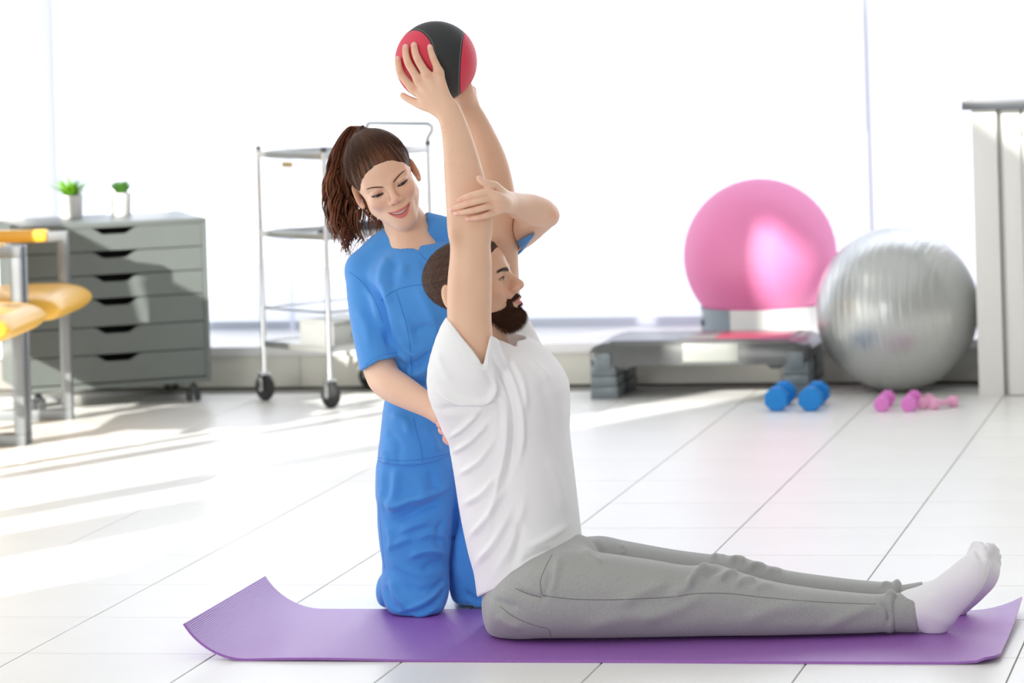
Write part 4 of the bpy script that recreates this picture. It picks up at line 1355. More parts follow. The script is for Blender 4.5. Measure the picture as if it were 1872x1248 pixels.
beard = child('beard', V, Q, M['hair_m'], man, col=col)
down = A_m @ np.array([0, -.9, .25])
Vs_, Qs_ = V, Q
VV, TT = strands(V, Q, 11000, lambda p: .004 + .007 * sst(-6, -10, HM.local(p)[:, 1]) * sst(2, 6, HM.local(p)[:, 2]), lambda p: np.repeat(down[None], len(p), 0), .00024, 5, keep=lambda c: (mask_beard(HM.local(c)) > .03) * 1.0)
col = np.repeat(lin(58, 38, 28)[None], len(VV), 0); col = mixc(col, lin(120, 76, 50), np.repeat(hash1(np.arange(len(VV) // 7), 3) ** 2, 7) * .8)
fm = (VM[:, 1] > 8.08) & (VM[:, 1] < 8.26)
qs = QM[fm[QM].all(1)]
st2, tt2 = strands(VM, qs, 1500, lambda p: np.full(len(p), .0028), lambda p: np.repeat(down[None], len(p), 0), .00014, 6, keep=lambda c: sst(-.45, .0, mask_beard(HM.local(c))) ** 2 * (mask_beard(HM.local(c)) < .05) * (HM.local(c)[:, 1] > -9) * (np.abs(mask_beard(HM.local(c)) + .5) > .001))
c2 = np.repeat(lin(92, 60, 44)[None], len(st2), 0)
TT = np.concatenate([TT, tt2 + len(VV)]); VV = np.concatenate([VV, st2]); col = np.concatenate([col, c2])
tag(child('beard_strands', VV, TT, M['hair_m'], beard, col=col), kind='stuff')
# brows and lashes as small raised tufts
def brow(hd, q, pts, r, m, parent, root):
    c = []
    bv = bv_m if hd is HM else bv_w
    mb = MB()
    P3 = []
    for (x, y, z, rr) in pts:
        o = Vector(hd.L(q * x, y, z + 3)); d = Vector(hd.A @ np.array([0, 0, -1.0]))
        h_ = bv.ray_cast(o, d)
        if h_[0] is not None: P3.append((h_[0] - Vector(root.location), rr * hd.s))
    if len(P3) > 1:
        mb.tube([p for p, _ in P3], [r_ for _, r_ in P3], 6)
        mb.build('eyebrow', m, parent)
for q in (-1, 1):
    brow(HM, q, [(1.0, 1.45, 8, .10), (1.9, 1.8, 8, .2), (2.9, 2.0, 8, .2), (3.8, 1.85, 7, .16), (4.7, 1.35, 6, .06)], 1, M['lash'], man, man)

for q in (-1, 1):
    c_ = [Vector(HM.L(q * x, y, z)) - man.location for x, y, z in [(1.95, -.25, 8.1), (2.4, .12, 8.5), (3.1, .32, 8.62), (3.8, .22, 8.45), (4.4, -.1, 7.95)]]
    MB().tube(c_, [.0004, .0008, .0009, .0009, .0004], 6).build('eyelash', M['lash'], man)
# fine hair on his forearms
um, vm = project(VM)
fa = (vm > 212) & (vm < 316) & ((VM[:, 1] < 8.075) | (VM[:, 1] > 8.265))
st2, tt2 = strands(VM, QM[fa[QM].all(1)], 900, lambda p: np.full(len(p), .008), lambda p: np.repeat(np.array([[-.9, 0, -1.3]]), len(p), 0), .00006, 12)
tag(child('arm_hair', st2, tt2, M['hair_m'], body_m, col=np.repeat(lin(128, 92, 70)[None], len(st2), 0)), kind='stuff')
# white t-shirt
T_ = Sdf()
profile_loft(T_, [(1112, 878, 1069, .186), (1040, 869, 1066, .182), (1000, 858, 1063.5, .178), (930, 843, 1056, .172), (860, 832, 1048, .168), (800, 822, 1041, .172), (750, 810, 1041, .182), (712, 806, 1040, .186), (680, 812, 1028, .180), (655, 826, 1002, .160), (632, 846, 972, .125), (612, 862, 945, .09)], YM, 0, 2.25, .02)
chain_px(T_, [(854, 592, YN + .005, 37), (848, 640, YN + .01, 56), (844, 700, YN + .03, 64), (858, 765, YN + .06, 52)], .03)
chain_px(T_, [(925, 600, YF, 46), (938, 650, YF - .01, 56), (960, 700, YF - .04, 62)], .03)
chain_px(T_, [(890, 640, YM - .06, 30), (930, 655, YM, 46), (965, 670, YM + .08, 44)], .03)
chain_px(T_, [(857, 612, YN - .004, 47), (860, 630, YN - .004, 51), (868, 665, YN, 54), (872, 700, YN + .02, 56)], .012, first=.02)
# hem: cut on a slope that follows the hip
def hemcut(X, Y, Z):
    X, Y, Z = np.broadcast_arrays(X, Y, Z)
    p, q = PY(879, 1089, YM), PY(1062, 984, YM)
    n_ = np.array([(q - p)[2], 0, -(q - p)[0]]); n_ /= np.linalg.norm(n_)
    if n_[2] > 0: n_ = -n_
    s = ((X - p[0]) * (q - p)[0] + (Z - p[2]) * (q - p)[2]) / ((q - p) @ (q - p))
    return (X - p[0]) * n_[0] + (Z - p[2]) * n_[2] + .010 * np.sin(s * 5.0) * np.exp(-((s - .55) / .35) ** 2) - .004 * np.sin(s * 19 + Y * 30)
T_.func(hemcut, None, None, .003, 'i')
vcut(T_, [((883, 669), (817, 579)), ((897, 607), (883, 669))], 7.8, 8.055, .004)
# neckline and far sleeve mouth
ell_px(T_, 913, 604, YM, .062, .080, .056, .006, 's')
T_.chain([PY(911, 600, YF), PY(911, 540, YF)], [.056, .07], .004, 's')
vcut(T_, [((932, 629), (889, 609)), ((944, 500), (944, 700)), ((891, 700), (891, 500))], 7.9, 8.22, .004)
# inside is hollow under the hem
lo, hi = T_.bounds()
V, Q = grow(T_, [(lo - .01, hi + .01, .0030)], 3)
tf = [([(899, 648), (921, 690), (935, 735), (939, 790), (934, 845), (924, 890)], -.009, 6), ([(886, 668), (906, 705), (921, 745), (925, 795), (918, 850), (904, 915), (892, 980)], .007, 7), ([(912, 650), (936, 695), (951, 745), (955, 800), (948, 850)], .006, 7),
      
      ([(925, 640), (955, 700), (962, 760)], .005, 8), ([(880, 670), (905, 700), (917, 740), (915, 790)], -.007, 9),
      ([(792, 705), (826, 731), (868, 738), (896, 730), (906, 708), (902, 676)], .008, 7, .5), ([(800, 745), (835, 748), (880, 738)], -.005, 8),
      ([(823, 800), (850, 780), (878, 750)], .006, 6, .4), ([(826, 830), (862, 806), (896, 770)], .006, 7, .5), ([(838, 870), (876, 845), (908, 800)], .005, 7, .4), ([(846, 925), (880, 905), (915, 862)], .005, 8, .4),
      ([(858, 985), (890, 950), (926, 890)], .005, 8, .5), ([(868, 1035), (900, 1000), (938, 930)], .005, 9, .5), ([(905, 1050), (940, 985), (960, 905)], .004, 10),
      ([(935, 1040), (948, 990), (950, 940)], -.005, 10), ([(960, 1005), (1000, 985), (1040, 960)], .004, 9, .4), ([(950, 1030), (985, 1012), (1020, 1000)], -.004, 8), ([(1000, 830), (1020, 880), (1030, 940)], .0035, 12),
      ([(985, 690), (1005, 740), (1012, 800)], -.004, 14), ([(840, 600), (862, 640), (884, 676)], .002, 4), ([(800, 640), (812, 675), (830, 700)], .004, 8), ([(960, 650), (985, 672), (1010, 700)], .004, 8)]
V = folds(V, Q, tf, hs=1.5, ws=.8)
tee = child('t_shirt', V, Q, M['tee'], man)
bv_t = bvh_of(V, Q)
def loc_parent(o, root, parent):
    if o: o.location = -Vector(root.location); o.parent = parent
for pts in ([(886, 1078), (930, 1052), (985, 1024), (1018, 1002), (1056, 976)],):
    loc_parent(seam(bv_t, pts, .0006, 'hem_stitch', M['tee'], None), man, tee)
loc_parent(seam(bv_t, [(814, 588), (845, 632), (876, 674), (886, 676), (893, 648)], .0016, 'sleeve_hem', M['tee'], None, -.0006), man, tee)

# grey joggers
J = Sdf()
def leg(st, k=.02):
    cs, ra, rb = [], [], []
    for u_, vt, Y, hy, *b in st:
        zt = PY(u_, vt, Y)[2]; zb = b[0] if b else .0065
        c = PY(u_, vt, Y); c[2] = (zt + zb) / 2
        # keep the station under its own pixel column
        cs.append(c); ra.append(hy); rb.append((zt - zb) / 2)
    J.loft(cs, ra, rb, (0, 1, 0), (0, 0, 1), k, 'u', 2.35, .02)
leg([(905, 1085, 8.04, .07, .03), (945, 1035, 8.035, .09), (990, 1012, 8.03, .098), (1040, 1003, 8.032, .1), (1100, 1012, 8.036, .098), (1184, 1024, 8.045, .09), (1265, 1035, 8.055, .082), (1300, 1032, 8.06, .08), (1345, 1046, 8.065, .078), (1400, 1062, 8.07, .074), (1454, 1072, 8.078, .07), (1535, 1082, 8.092, .062), (1600, 1087, 8.104, .056), (1636, 1087, 8.11, .05, .009)], 0)
leg([(960, 1060, 8.26, .09), (1030, 990, 8.275, .1), (1090, 981, 8.28, .098), (1141, 990, 8.285, .092), (1238, 1007, 8.295, .082), (1303, 1015, 8.30, .078), (1340, 1018, 8.305, .077), (1427, 1042, 8.315, .07), (1508, 1054, 8.325, .062), (1590, 1063, 8.335, .055), (1645, 1067, 8.34, .05, .010)], .02)
ell_px(J, 972, 1083, 8.16, .106, .19, .118, .035)
ell_px(J, 935, 1120, 8.10, .056, .105, .066, .03)
ell_px(J, 935, 1112, 8.24, .056, .10, .066, .03)
ell_px(J, 1040, 1035, 8.15, .07, .12, .075, .04)
chain_px(J, [(900, 1070, YM, 14), (960, 1020, YM, 40)], .04)
# gathered cloth above the ankle bands
for Yc, uu, vv in ((8.111, 1630, 1120), (8.34, 1640, 1099)):
    ell_px(J, uu, vv, Yc, .013, .054, .052, .012)
lo, hi = J.bounds()
def floor_clip(X, Y, Z): return .0062 - Z + 0 * X + 0 * Y
J.func(floor_clip, None, None, .012, 'i')
V, Q = grow(J, [(np.array([lo[0], lo[1], .0]), hi + .01, .0038)], 2)
jf = [([(1010, 1040), (1000, 1080), (985, 1105)], -.006, 8), ([(1025, 1010), (1012, 1060), (995, 1100)], .006, 9), ([(945, 1075), (975, 1090), (992, 1092)], -.004, 6), ([(1068, 1000), (1080, 1020), (1104, 1030)], .006, 8),
      ([(1255, 1078), (1275, 1052), (1300, 1032)], .010, 8, .5), ([(1288, 1060), (1305, 1044), (1322, 1038)], -.007, 8), ([(1310, 1066), (1330, 1050), (1352, 1050)], .007, 8, .4), ([(1340, 1075), (1362, 1062), (1385, 1064)], .006, 8, .4), ([(1372, 1082), (1395, 1070), (1416, 1072)], .004, 8), ([(1225, 1095), (1262, 1072), (1290, 1055)], .005, 12, .4),
      ([(1120, 1110), (1180, 1080), (1230, 1060)], .005, 14), ([(1160, 1140), (1230, 1115), (1300, 1080)], .004, 15), ([(1060, 1150), (1140, 1128), (1220, 1120)], .004, 16), ([(1350, 1140), (1420, 1112), (1500, 1100)], .004, 16), ([(1500, 1150), (1560, 1122), (1610, 1105)], .004, 12),
      ([(1612, 1095), (1624, 1115), (1625, 1145)], -.008, 6), ([(1608, 1088), (1628, 1084), (1640, 1095), (1638, 1140)], .005, 6),
      ([(1300, 1024), (1312, 1012), (1330, 1014)], .008, 6), ([(1330, 1030), (1348, 1020), (1366, 1026)], .008, 7), ([(1365, 1040), (1385, 1032), (1402, 1037)], .007, 7), ([(1400, 1046), (1418, 1040), (1432, 1046)], .005, 7), ([(1084, 984), (1096, 1000), (1106, 1012)], -.006, 6), ([(1135, 994), (1142, 1004), (1136, 1016)], .004, 5), ([(1610, 1072), (1622, 1066), (1630, 1072)], .006, 5),
      ([(905, 1120), (930, 1140), (960, 1146)], .004, 10), ([(900, 1095), (925, 1105), (950, 1110)], -.004, 9)]
V = folds(V, Q, jf, hs=1.35, ws=.85)
V[:, 2] = np.maximum(V[:, 2], .0063)
jog = child('joggers', V, Q, M['jog'], man)
bv_j = bvh_of(V, Q)
for nm, pts in (('side_seam', [(992, 1088), (1040, 1094), (1100, 1096), (1170, 1094), (1235, 1090), (1268, 1085), (1320, 1084), (1400, 1092), (1500, 1100), (1600, 1104)]),
                ('pocket_seam', [(990, 1086), (988, 1062), (998, 1035), (1010, 1012)]), ('pocket_seam', [(914, 1108), (942, 1128), (985, 1145), (1003, 1150), (1008, 1168)]), ('yoke_seam', [(942, 1075), (968, 1086), (990, 1091)])):
    loc_parent(seam(bv_j, pts, .0011, nm, M['jogdark'], None, -.0003), man, jog)
# ankle bands
for u0, u1, vt0, vb0, vt1, vb1, Y, hy, n_ in ((1636, 1680, 1085, 1154, 1078, 1154, 8.112, .044, 0), (1646, 1688, 1070, 1140, 1063, 1138, 8.34, .044, 1)):
    C_ = Sdf()
    cs, ra, rb = [], [], []
    for t_ in (0, .5, 1):
        u_ = u0 + (u1 - u0) * t_; a_ = vt0 + (vt1 - vt0) * t_; b_ = vb0 + (vb1 - vb0) * t_
        cs.append(PY(u_, (a_ + b_) / 2, Y)); rb.append((b_ - a_) / 2 * pxm(u_, a_, Y)); ra.append(hy)
    C_.loft(cs, ra, rb, (0, 1, 0), (0, 0, 1), 0, 'u', 2.2, .004)
    lo, hi = C_.bounds(); V, Q = grow(C_, [(lo - .01, hi + .01, .003)], 2)
    V[:, 2] = np.maximum(V[:, 2], .0075)
    child('ankle_band', V, Q, M['jog'], jog)

# socks with the toes showing through
def sock(dua, du, dva, dvb, Yc, sgn):
    S = Sdf()
    dv = dvb
    p = lambda u_, v_, y_=0: PY(u_ + dua + (du - dua) * (u_ - 1668) / 130., v_ + dva + (dvb - dva) * (u_ - 1668) / 130., Yc + y_)
    m_ = pxm(1720, 1080, Yc)
    ang = math.atan2(-(1004 - 1122), 1794 - 1708)
    Bx = np.array([math.sin(ang), 0, -math.cos(ang)])        # across the foot, instep to sole
    S.loft([p(1712, 1117), p(1735, 1090), p(1757, 1070), p(1777, 1048), p(1787, 1028), p(1791, 1012)], [.034, .036, .041, .045, .044, .036], [37 * m_, 37 * m_, 33 * m_, 29 * m_, 24 * m_, 15 * m_], (0, 1, 0), Bx, 0, 'u', 2.1, .01)
    S.ell(p(1709, 1133), (30 * m_, .031, 30 * m_), None, .02)
    S.chain([p(1666, 1115), p(1700, 1112)], [35 * m_, 36 * m_], .02)
    S.chain([p(1672, 1111), p(1697, 1100), p(1720, 1088), p(1745, 1067), p(1766, 1046)], [33 * m_, 32 * m_, 30 * m_, 28 * m_, 24 * m_], .015)
    for k, (u_, v_, y_, r) in enumerate(((1784, 999, .034, 10.5), (1791.5, 997.5, .016, 8.6), (1797, 1003, .002, 8.2), (1800, 1012.5, -.012, 7.8), (1800.5, 1024, -.025, 7.4))):
        S.chain([p(u_ - 6, v_ + 16, y_ * sgn * .9), p(u_, v_, y_ * sgn)], [r * m_ * 1.1, r * m_], .007)
    lo, hi = S.bounds()
    V, Q = grow(S, [(lo - .01, hi + .01, .0026)], 2)
    V = folds(V, Q, [([(1783 + du, 1012 + dv), (1796 + du, 1024 + dv), (1802 + du, 1036 + dv)], -.0015, 3.5), ([(1700 + du, 1085 + dv), (1712 + du, 1098 + dv)], .0012, 6)])
    V[:, 2] = np.maximum(V[:, 2], .0064)
    return child('sock', V, Q, M['sock'], man)
sock(0, 0, 0, 0, 8.115, 1)
sock(4, 23, -9, 4, 8.345, -1)
# ------------------------------------------------------------------ the kneeling therapist
wom = empty('person', Vector(PY(760, 1120, 8.36)), 'smiling woman in blue scrubs kneeling on mat, brown curly ponytail', 'person')
wom.location.z = .006
def wchild(name, V, Q, m, parent, col=None):
    o = add(name, np_mesh(name, V - np.array(wom.location), Q, col), m, None); o.parent = parent
    return o
YT = 8.45
az_w = TH + (CX - 705) / F
A_w = np.array([[math.cos(az_w), 0, math.sin(az_w)], [math.sin(az_w), 0, -math.cos(az_w)], [0, 1, 0]], float)
A_w = A_w @ rot_x(math.radians(24.0)) @ rot_y(.05) @ rot_p(.20)
HW = Head(PY(703.5, 329, 8.40), A_w, .0102, True)
mw = pxm(740, 500, YT)

W_ = Sdf()
HW.face(W_); HW.lips(W_)
# neck, shoulders and a slim trunk inside the tunic
chain_px(W_, [(722, 368, 8.425, 36), (738, 405, 8.44, 36), (752, 440, 8.45, 40), (760, 470, 8.455, 50)], .02)
chain_px(W_, [(740, 418, 8.455, 20), (700, 456, 8.47, 17), (668, 492, 8.46, 26)], .03)
chain_px(W_, [(758, 408, 8.46, 20), (800, 434, 8.485, 15), (850, 458, 8.48, 28)], .03)
chain_px(W_, [(762, 490, 8.45, 60), (770, 600, 8.45, 58), (765, 720, 8.45, 52), (760, 800, 8.45, 56)], .03)
# right arm (left in the picture), bent behind the man's back
chain_px(W_, [(668, 492, 8.46, 32), (678, 560, 8.435, 34), (688, 630, 8.39, 33), (694, 668, 8.355, 31.5), (703, 692, 8.325, 31), (724, 708, 8.29, 30), (752, 724, 8.265, 26.5), (780, 740, 8.245, 22), (806, 757, 8.23, 18.5)], .004, first=.02)
# its hand on his back: fingers point down along the spine
for k, pts in enumerate(([(812, 762, 8.225, 9), (806, 771, 8.20, 6.8), (803.5, 774.5, 8.195, 6.5), (818, 782, 8.19, 5.5)],
                         [(816, 766, 8.225, 9), (810, 780, 8.21, 7), (807, 786, 8.20, 6.6), (822, 794, 8.195, 5.5)],
                         [(822, 770, 8.23, 9), (818, 790, 8.22, 7), (815, 803, 8.215, 6.2), (828, 812, 8.21, 5.4)],
                         [(828, 772, 8.24, 9), (826, 796, 8.235, 7), (826, 812, 8.23, 6), (836, 822, 8.225, 5.2)])):
    chain_px(W_, pts, .004)
chain_px(W_, [(806, 757, 8.23, 18), (826, 768, 8.235, 17), (840, 772, 8.24, 14)], .01)
chain_px(W_, [(812, 752, 8.235, 11), (832, 744, 8.24, 8), (846, 740, 8.24, 6.5)], .008)
# left arm: up behind the man, elbow out to the right, forearm back across to his elbow
chain_px(W_, [(862, 462, 8.47, 36), (905, 444, 8.42, 35), (950, 422, 8.36, 33), (985, 398, 8.29, 29), (1000, 393, 8.255, 21)], .004, first=.02)
chain_px(W_, [(1001, 394, 8.255, 20), (994, 389, 8.235, 25), (972, 384, 8.20, 29), (952, 378, 8.155, 25), (934, 371, 8.10, 21), (918, 368, 8.05, 20)], .004, first=.012)
YAN = YN + .012
def on_arm(px, py, r, lift=.0):
    """lay a finger over the man's near arm (its axis is nearly vertical in the picture)"""
    c, R_ = 859.0, 41.5
    x = np.clip((px - c) / R_, -1.0, 1.0)
    dep = math.sqrt(max(0, 1 - x * x)) * R_ * mw
    return (px, py, YAN - dep - r * mw * .75 - lift, r)
fw = {'index': [(839.5, 365.5, 5.6), (848, 362, 6.0), (860, 357.5, 6.6), (875, 353.5, 6.9), (892, 350, 8.4)],
      'middle': [(824.5, 382.5, 5.4), (836, 378.5, 6.0), (857, 371.5, 6.8), (876, 366.5, 7.0), (897, 361, 8.8)],
      'ring': [(834, 390, 5.2), (846, 388, 5.8), (865, 384.5, 6.5), (880, 380.5, 6.8), (899, 375, 8.4)],
      'little': [(855, 400, 4.8), (865, 399, 5.3), (878, 397, 5.8), (888, 394, 6.2), (900, 388, 7.8)]}
for nm, pts in fw.items():
    ch_ = [on_arm(p[0], p[1], p[2], l) for p, l in zip([(q[0], q[1], q[2] * .93) for q in pts], (0, .0005, .002, .003, .004))]
    chain_px(W_, ch_, .0012)
    k = ch_[-1]
    chain_px(W_, [k, (k[0] + 12, k[1] * .62 + 370 * .38, k[2] + .008, 10), (926, 370, 8.065, 17)], .005)
chain_px(W_, [(875.5, 325.5, on_arm(875, 325, 5)[2], 5.2), (880, 331, on_arm(880, 331, 6)[2] - .001, 6.2), (891, 335.5, on_arm(890, 335, 6.4)[2] - .004, 6.6), (903, 338, 7.985, 7.4), (913, 350, 8.01, 11), (924, 364, 8.055, 16)], .006)
_arm = Sdf(); chain_px(_arm, arm_n, .004); chain_px(_arm, arm_f, .004)
_b = _arm.bounds(); _as = _arm.solid(); W_.func(lambda X, Y, Z: _as(X, Y, Z) - .0022, _b[0] - .01, _b[1] + .01, .002)
_b = (PY(790, 830, 8.3) - np.array([.0, .4, .02]), PY(900, 720, 8.3) + np.array([.0, .4, .02])); W_.func(T_.solid(), _b[0], _b[1], .002)
lo, hi = W_.bounds()
xh = PY(812, 400, 8.4)[0]
zhd = PY(720, 470, 8.42)[2]
V, Q = grow(W_, [(lo - .01, hi + .01, .0017)], 2)
u, v = project(V)
V = smooth_part(V, Q, (u > 925) | ((v > 500) & (u < 795)), 14)
VW, QW = V, Q
col = skin_col(V, lin(240, 201, 175), 2.0)
u, v = project(V)
hm = (u < 800) & (v < 455)
col[hm] = HW.colour(V[hm], col[hm])
tip = np.zeros(len(V))
for pts in fw.values(): tip = np.maximum(tip, np.exp(-((u - pts[0][0]) ** 2 + (v - pts[0][1]) ** 2) / 60.)); tip = np.maximum(tip, .6 * np.exp(-((u - pts[2][0]) ** 2 + (v - pts[2][1]) ** 2) / 25.))
col = mixc(col, lin(236, 160, 144), .6 * tip * (v > 320) * (v < 410))
col = mixc(col, lin(236, 168, 142), .7 * np.exp(-((u - 1014) ** 2 + (v - 392) ** 2) / 90.))
col = mixc(col, lin(242, 160, 160), .5 * (u > 797) * (u < 832) * (v > 762) * (v < 830))
body_w = wchild('body', V, Q, M['skin_f'], wom, col)
bv_w = bvh_of(V, Q)
for px, py, dx, dy in ((838.2, 365.4, -8, 2), (823, 383, -8, 2), (832.5, 390.4, -8, 1), (853.3, 400.3, -8, .5), (878.3, 324.5, -5, -6)):
    nail(bv_w, px, py, dx, dy, .0050, .0036, body_w, wom)
for q in (-1, 1):
    o = eyeball(HW, q, (.10, -.62, 1), None, lin(62, 40, 28)); o.location -= wom.location; o.parent = wom
# teeth: one curved row inside the smile
bm = bmesh.new(); prev = None
for i in range(25):
    t = -1 + i / 12; x = 2.5 * t
    z = 8.08 - .95 * t * t - .10; yc = -6.28 + .62 * t * t
    r = [bm.verts.new(Vector(HW.L(x, yc + dy, z + dz)) - wom.location) for dy, dz in ((.42, .1), (.1, .22 - .05 * (i % 3 == 0)), (-.52 + .16 * abs(t), .14 - .06 * (i % 3 == 0)), (-.54 + .16 * abs(t), -.4), (.42, -.4))]
    if prev:
        for k in range(5): bm.faces.new((prev[k], prev[(k + 1) % 5], r[(k + 1) % 5], r[k]))
    prev = r
mb = MB(); mb.bm.free(); mb.bm = bm; mb.build('teeth', M['teeth'], wom)
# lashes and brows
def lid_line(q, pts, r):
    c = [Vector(HW.L(q * x, y, z)) - wom.location for x, y, z in pts]
    MB().tube(c, [k * HW.s for k in r], 6).build('eyelash', M['lash'], wom)
for q in (-1, 1):
    lid_line(q, [(2.0, -.52, 8.15), (2.5, -.33, 8.55), (3.2, -.26, 8.72), (3.9, -.24, 8.5), (4.45, -.22, 8.0), (4.75, -.08, 7.75)], [.04, .07, .09, .10, .08, .03])
M['brow_w'] = mat('brown_brow', srgb(88, 60, 48), .6)
for q in (-1, 1):
    brow(HW, q, [(1.35, .85, 8, .10), (2.2, 1.3, 8, .17), (3.2, 1.68, 8, .16), (4.1, 1.82, 8, .11), (5.0, 1.75, 7, .03)], 1, M['brow_w'], wom, wom)

# hair drawn back to a tie high on the head
TIE = np.array([-1.2, 10.2, -7.0])
def mask_hair_f(l):
    x, y, z = np.abs(l[:, 0]), l[:, 1], l[:, 2]
    line = np.where(z > 2, 4.9 + (z - 7.0) * .9 - .035 * x * x, .4 - (2 - z) * 1.2 - .0 * x)
    line = np.where(z > 2, np.maximum(line, .3), np.maximum(line, np.where(z > -2.8, np.where(x > 6.0, 1.1, -3.), -6.5)))
    line = line + .35 * noise1(l[:, 0] * 1.9 + 40, 3) + .15 * noise1(l[:, 0] * 6 + 90, 5) - .2
    w = (y - line) * .32
    return np.where(w > 0, .02 + .62 * np.clip(w * .55, 0, 1), np.maximum(w, -.5))
V, Q = grown(HW, HW.skull, mask_hair_f, .7, head_box(HW, (-9, -9, -12), (9, 12, 11)), .0020)
l = HW.local(V)
d = l - TIE; d /= np.linalg.norm(d, axis=1)[:, None]
phi = np.arctan2(d[:, 0], d[:, 2] * .9 - d[:, 1] * .4)
rr = np.linalg.norm(l - TIE, axis=1)
st_ = .5 * noise1(phi * 26 + .15 * rr, 1) + .3 * noise1(phi * 61 + .1 * rr, 2) + .2 * noise1(phi * 140, 3)
# comb grooves are relief along the strands
Nn = vnormals(V, Q)
V = V + Nn * ((st_ - .5) * .0016 * sst(0, .25, mask_hair_f(l)))[:, None]
col = mixc(np.repeat(lin(50, 31, 23)[None], len(V), 0), lin(124, 84, 60), sst(.3, .8, st_) * .8)
hair_w = wchild('hair', V, Q, M['hair_f'], wom, col)
# fine hairs combed towards the tie, softening the hairline
def comb_f(p):
    q = HW.local(p); d_ = TIE - q; d_ /= np.linalg.norm(d_, axis=1)[:, None]
    nn = q - np.array([0, 2.5, -1]); nn /= np.linalg.norm(nn, axis=1)[:, None]
    d_ = d_ - nn * (d_ * nn).sum(1)[:, None] * 1.0; d_ /= np.linalg.norm(d_, axis=1)[:, None]
    return (d_ * 7 - nn * .95) @ HW.A.T
VV, TT = strands(V, Q, 15000, lambda p: np.full(len(p), .014), comb_f, .00016, 8, keep=lambda c: (mask_hair_f(HW.local(c)) > -.04) * 1.0)
nst = len(VV) // 7
sc_ = np.repeat(hash1(np.arange(nst), 2), 7)
tag(wchild('hair_strands', VV, TT, M['hair_f'], hair_w, mixc(np.repeat(lin(52, 32, 24)[None], len(VV), 0), lin(136, 92, 64), sc_ ** 1.5 * .9)), kind='stuff')
# hair tie
tp = Vector(PY(662, 238, 8.464))
dirt = (Vector(PY(650, 229, 8.468)) - tp).normalized()
a = dirt.orthogonal().normalized(); b = dirt.cross(a)
MB().tube([tp + dirt * .004 + (a * math.cos(t) + b * math.sin(t)) * .0088 - wom.location for t in [2 * PI * k / 24 for k in range(24)]], .0032, 8, closed=True).build('hair_tie', mat('dark_tie', srgb(74, 62, 56), .6), wom)
# ponytail: separate wavy locks that rise from the tie, fall behind the shoulder and curl
rg = random.Random(11)
pv, pq, pc, po = [], [], [], 0
spine = [(672, 240), (652, 231), (636, 250), (626, 290), (628, 340), (640, 392), (646, 436), (642, 476)]
half = [7, 9, 13, 20, 30, 38, 32, 18]
sp_u = np.array([p[0] for p in spine], float); sp_v = np.array([p[1] for p in spine], float)
sk = np.linspace(0, 1, len(spine))
NC = 34
for k in range(NC * 13):
    if k % 13 == 0:
        a0 = rg.uniform(-.95, .95); b0 = rg.uniform(-1, 1)
        if (k // 13) % 3 == 0: a0 = math.copysign(rg.uniform(.7, 1.0), a0)
        end0 = rg.uniform(.66, 1.0) if abs(a0) > .4 else rg.uniform(.85, 1.0)
        ph = rg.uniform(0, 6.28); fr = rg.uniform(4.2, 6.2); am = rg.uniform(4.5, 8.5)
        tone = rg.random()
    loose = rg.random() < .12
    a_ = max(-1.12, min(1.12, a0 + rg.gauss(0, .10 if not loose else .25))); b_ = b0 + rg.gauss(0, .12)
    end = min(1.0, end0 * rg.uniform(.9, 1.03)); ph_ = ph + rg.gauss(0, .22 if not loose else 1.5); am_ = am * rg.uniform(.75, 1.15)
    n = 64
    t = np.linspace(0, end, n)
    uu = pchip(sk, sp_u, t); vv = pchip(sk, sp_v, t); hw_ = pchip(sk, np.array(half, float), t)
    grow_ = sst(.28, .7, t)
    wob = np.sin(t * fr * 6.28 + ph_) * am_ * grow_
    wob2 = np.cos(t * fr * 6.28 + ph_) * am_ * grow_
    right = sst(.5, .75, t) * (a_ > 0) * 18 * a_                         # the inner locks reach under the cheek
    px_ = uu + a_ * hw_ + wob + right; py_ = vv + .5 * wob2 + (1 - abs(a_)) * 6 * grow_
    dep = 8.466 + .018 * sst(0, .2, t) + b_ * (hw_ * .8 + 3) * mw * .95 + wob2 * mw * .8
    p3 = np.array([PY(x, y, Y) for x, y, Y in zip(px_, py_, dep)])
    r0 = rg.uniform(.9, 2.0) * mw
    rad = r0 * (.55 + .45 * sst(0, .3, t)) * (1 - .88 * sst(.72, 1, t / end))
    T3 = np.gradient(p3, axis=0); T3 /= np.linalg.norm(T3, axis=1)[:, None]
    A3 = np.cross(T3, np.array([.3, .2, .93])); A3 /= np.linalg.norm(A3, axis=1)[:, None]; B3 = np.cross(T3, A3)
    m5 = 6
    flat = rg.uniform(.5, .9)
    ring_ = np.stack([p3 + (A3 * math.cos(2 * PI * j / m5) * 1.25 + B3 * math.sin(2 * PI * j / m5) * flat) * rad[:, None] for j in range(m5)], 1)
    pv.append(ring_.reshape(-1, 3))
    i = np.arange(n - 1)[:, None] * m5
    for j in range(m5):
        j2 = (j + 1) % m5
        pq.append(np.concatenate([i + j, i + j2, i + m5 + j2, i + m5 + j], 1) + po)
    po += n * m5
    base = lin(46, 26, 19) + (lin(138, 80, 50) - lin(46, 26, 19)) * (.6 * tone + .4 * rg.random()) ** 1.2
    tt = np.repeat(t / end, m5)
    pc.append(mixc(np.repeat(base[None], n * m5, 0), lin(150, 92, 58), .5 * sst(.35, 1, tt) * rg.random()))
o = wchild('ponytail', np.concatenate(pv), np.concatenate(pq), M['hair_f'], wom, np.concatenate(pc))
tag(o, kind='stuff')

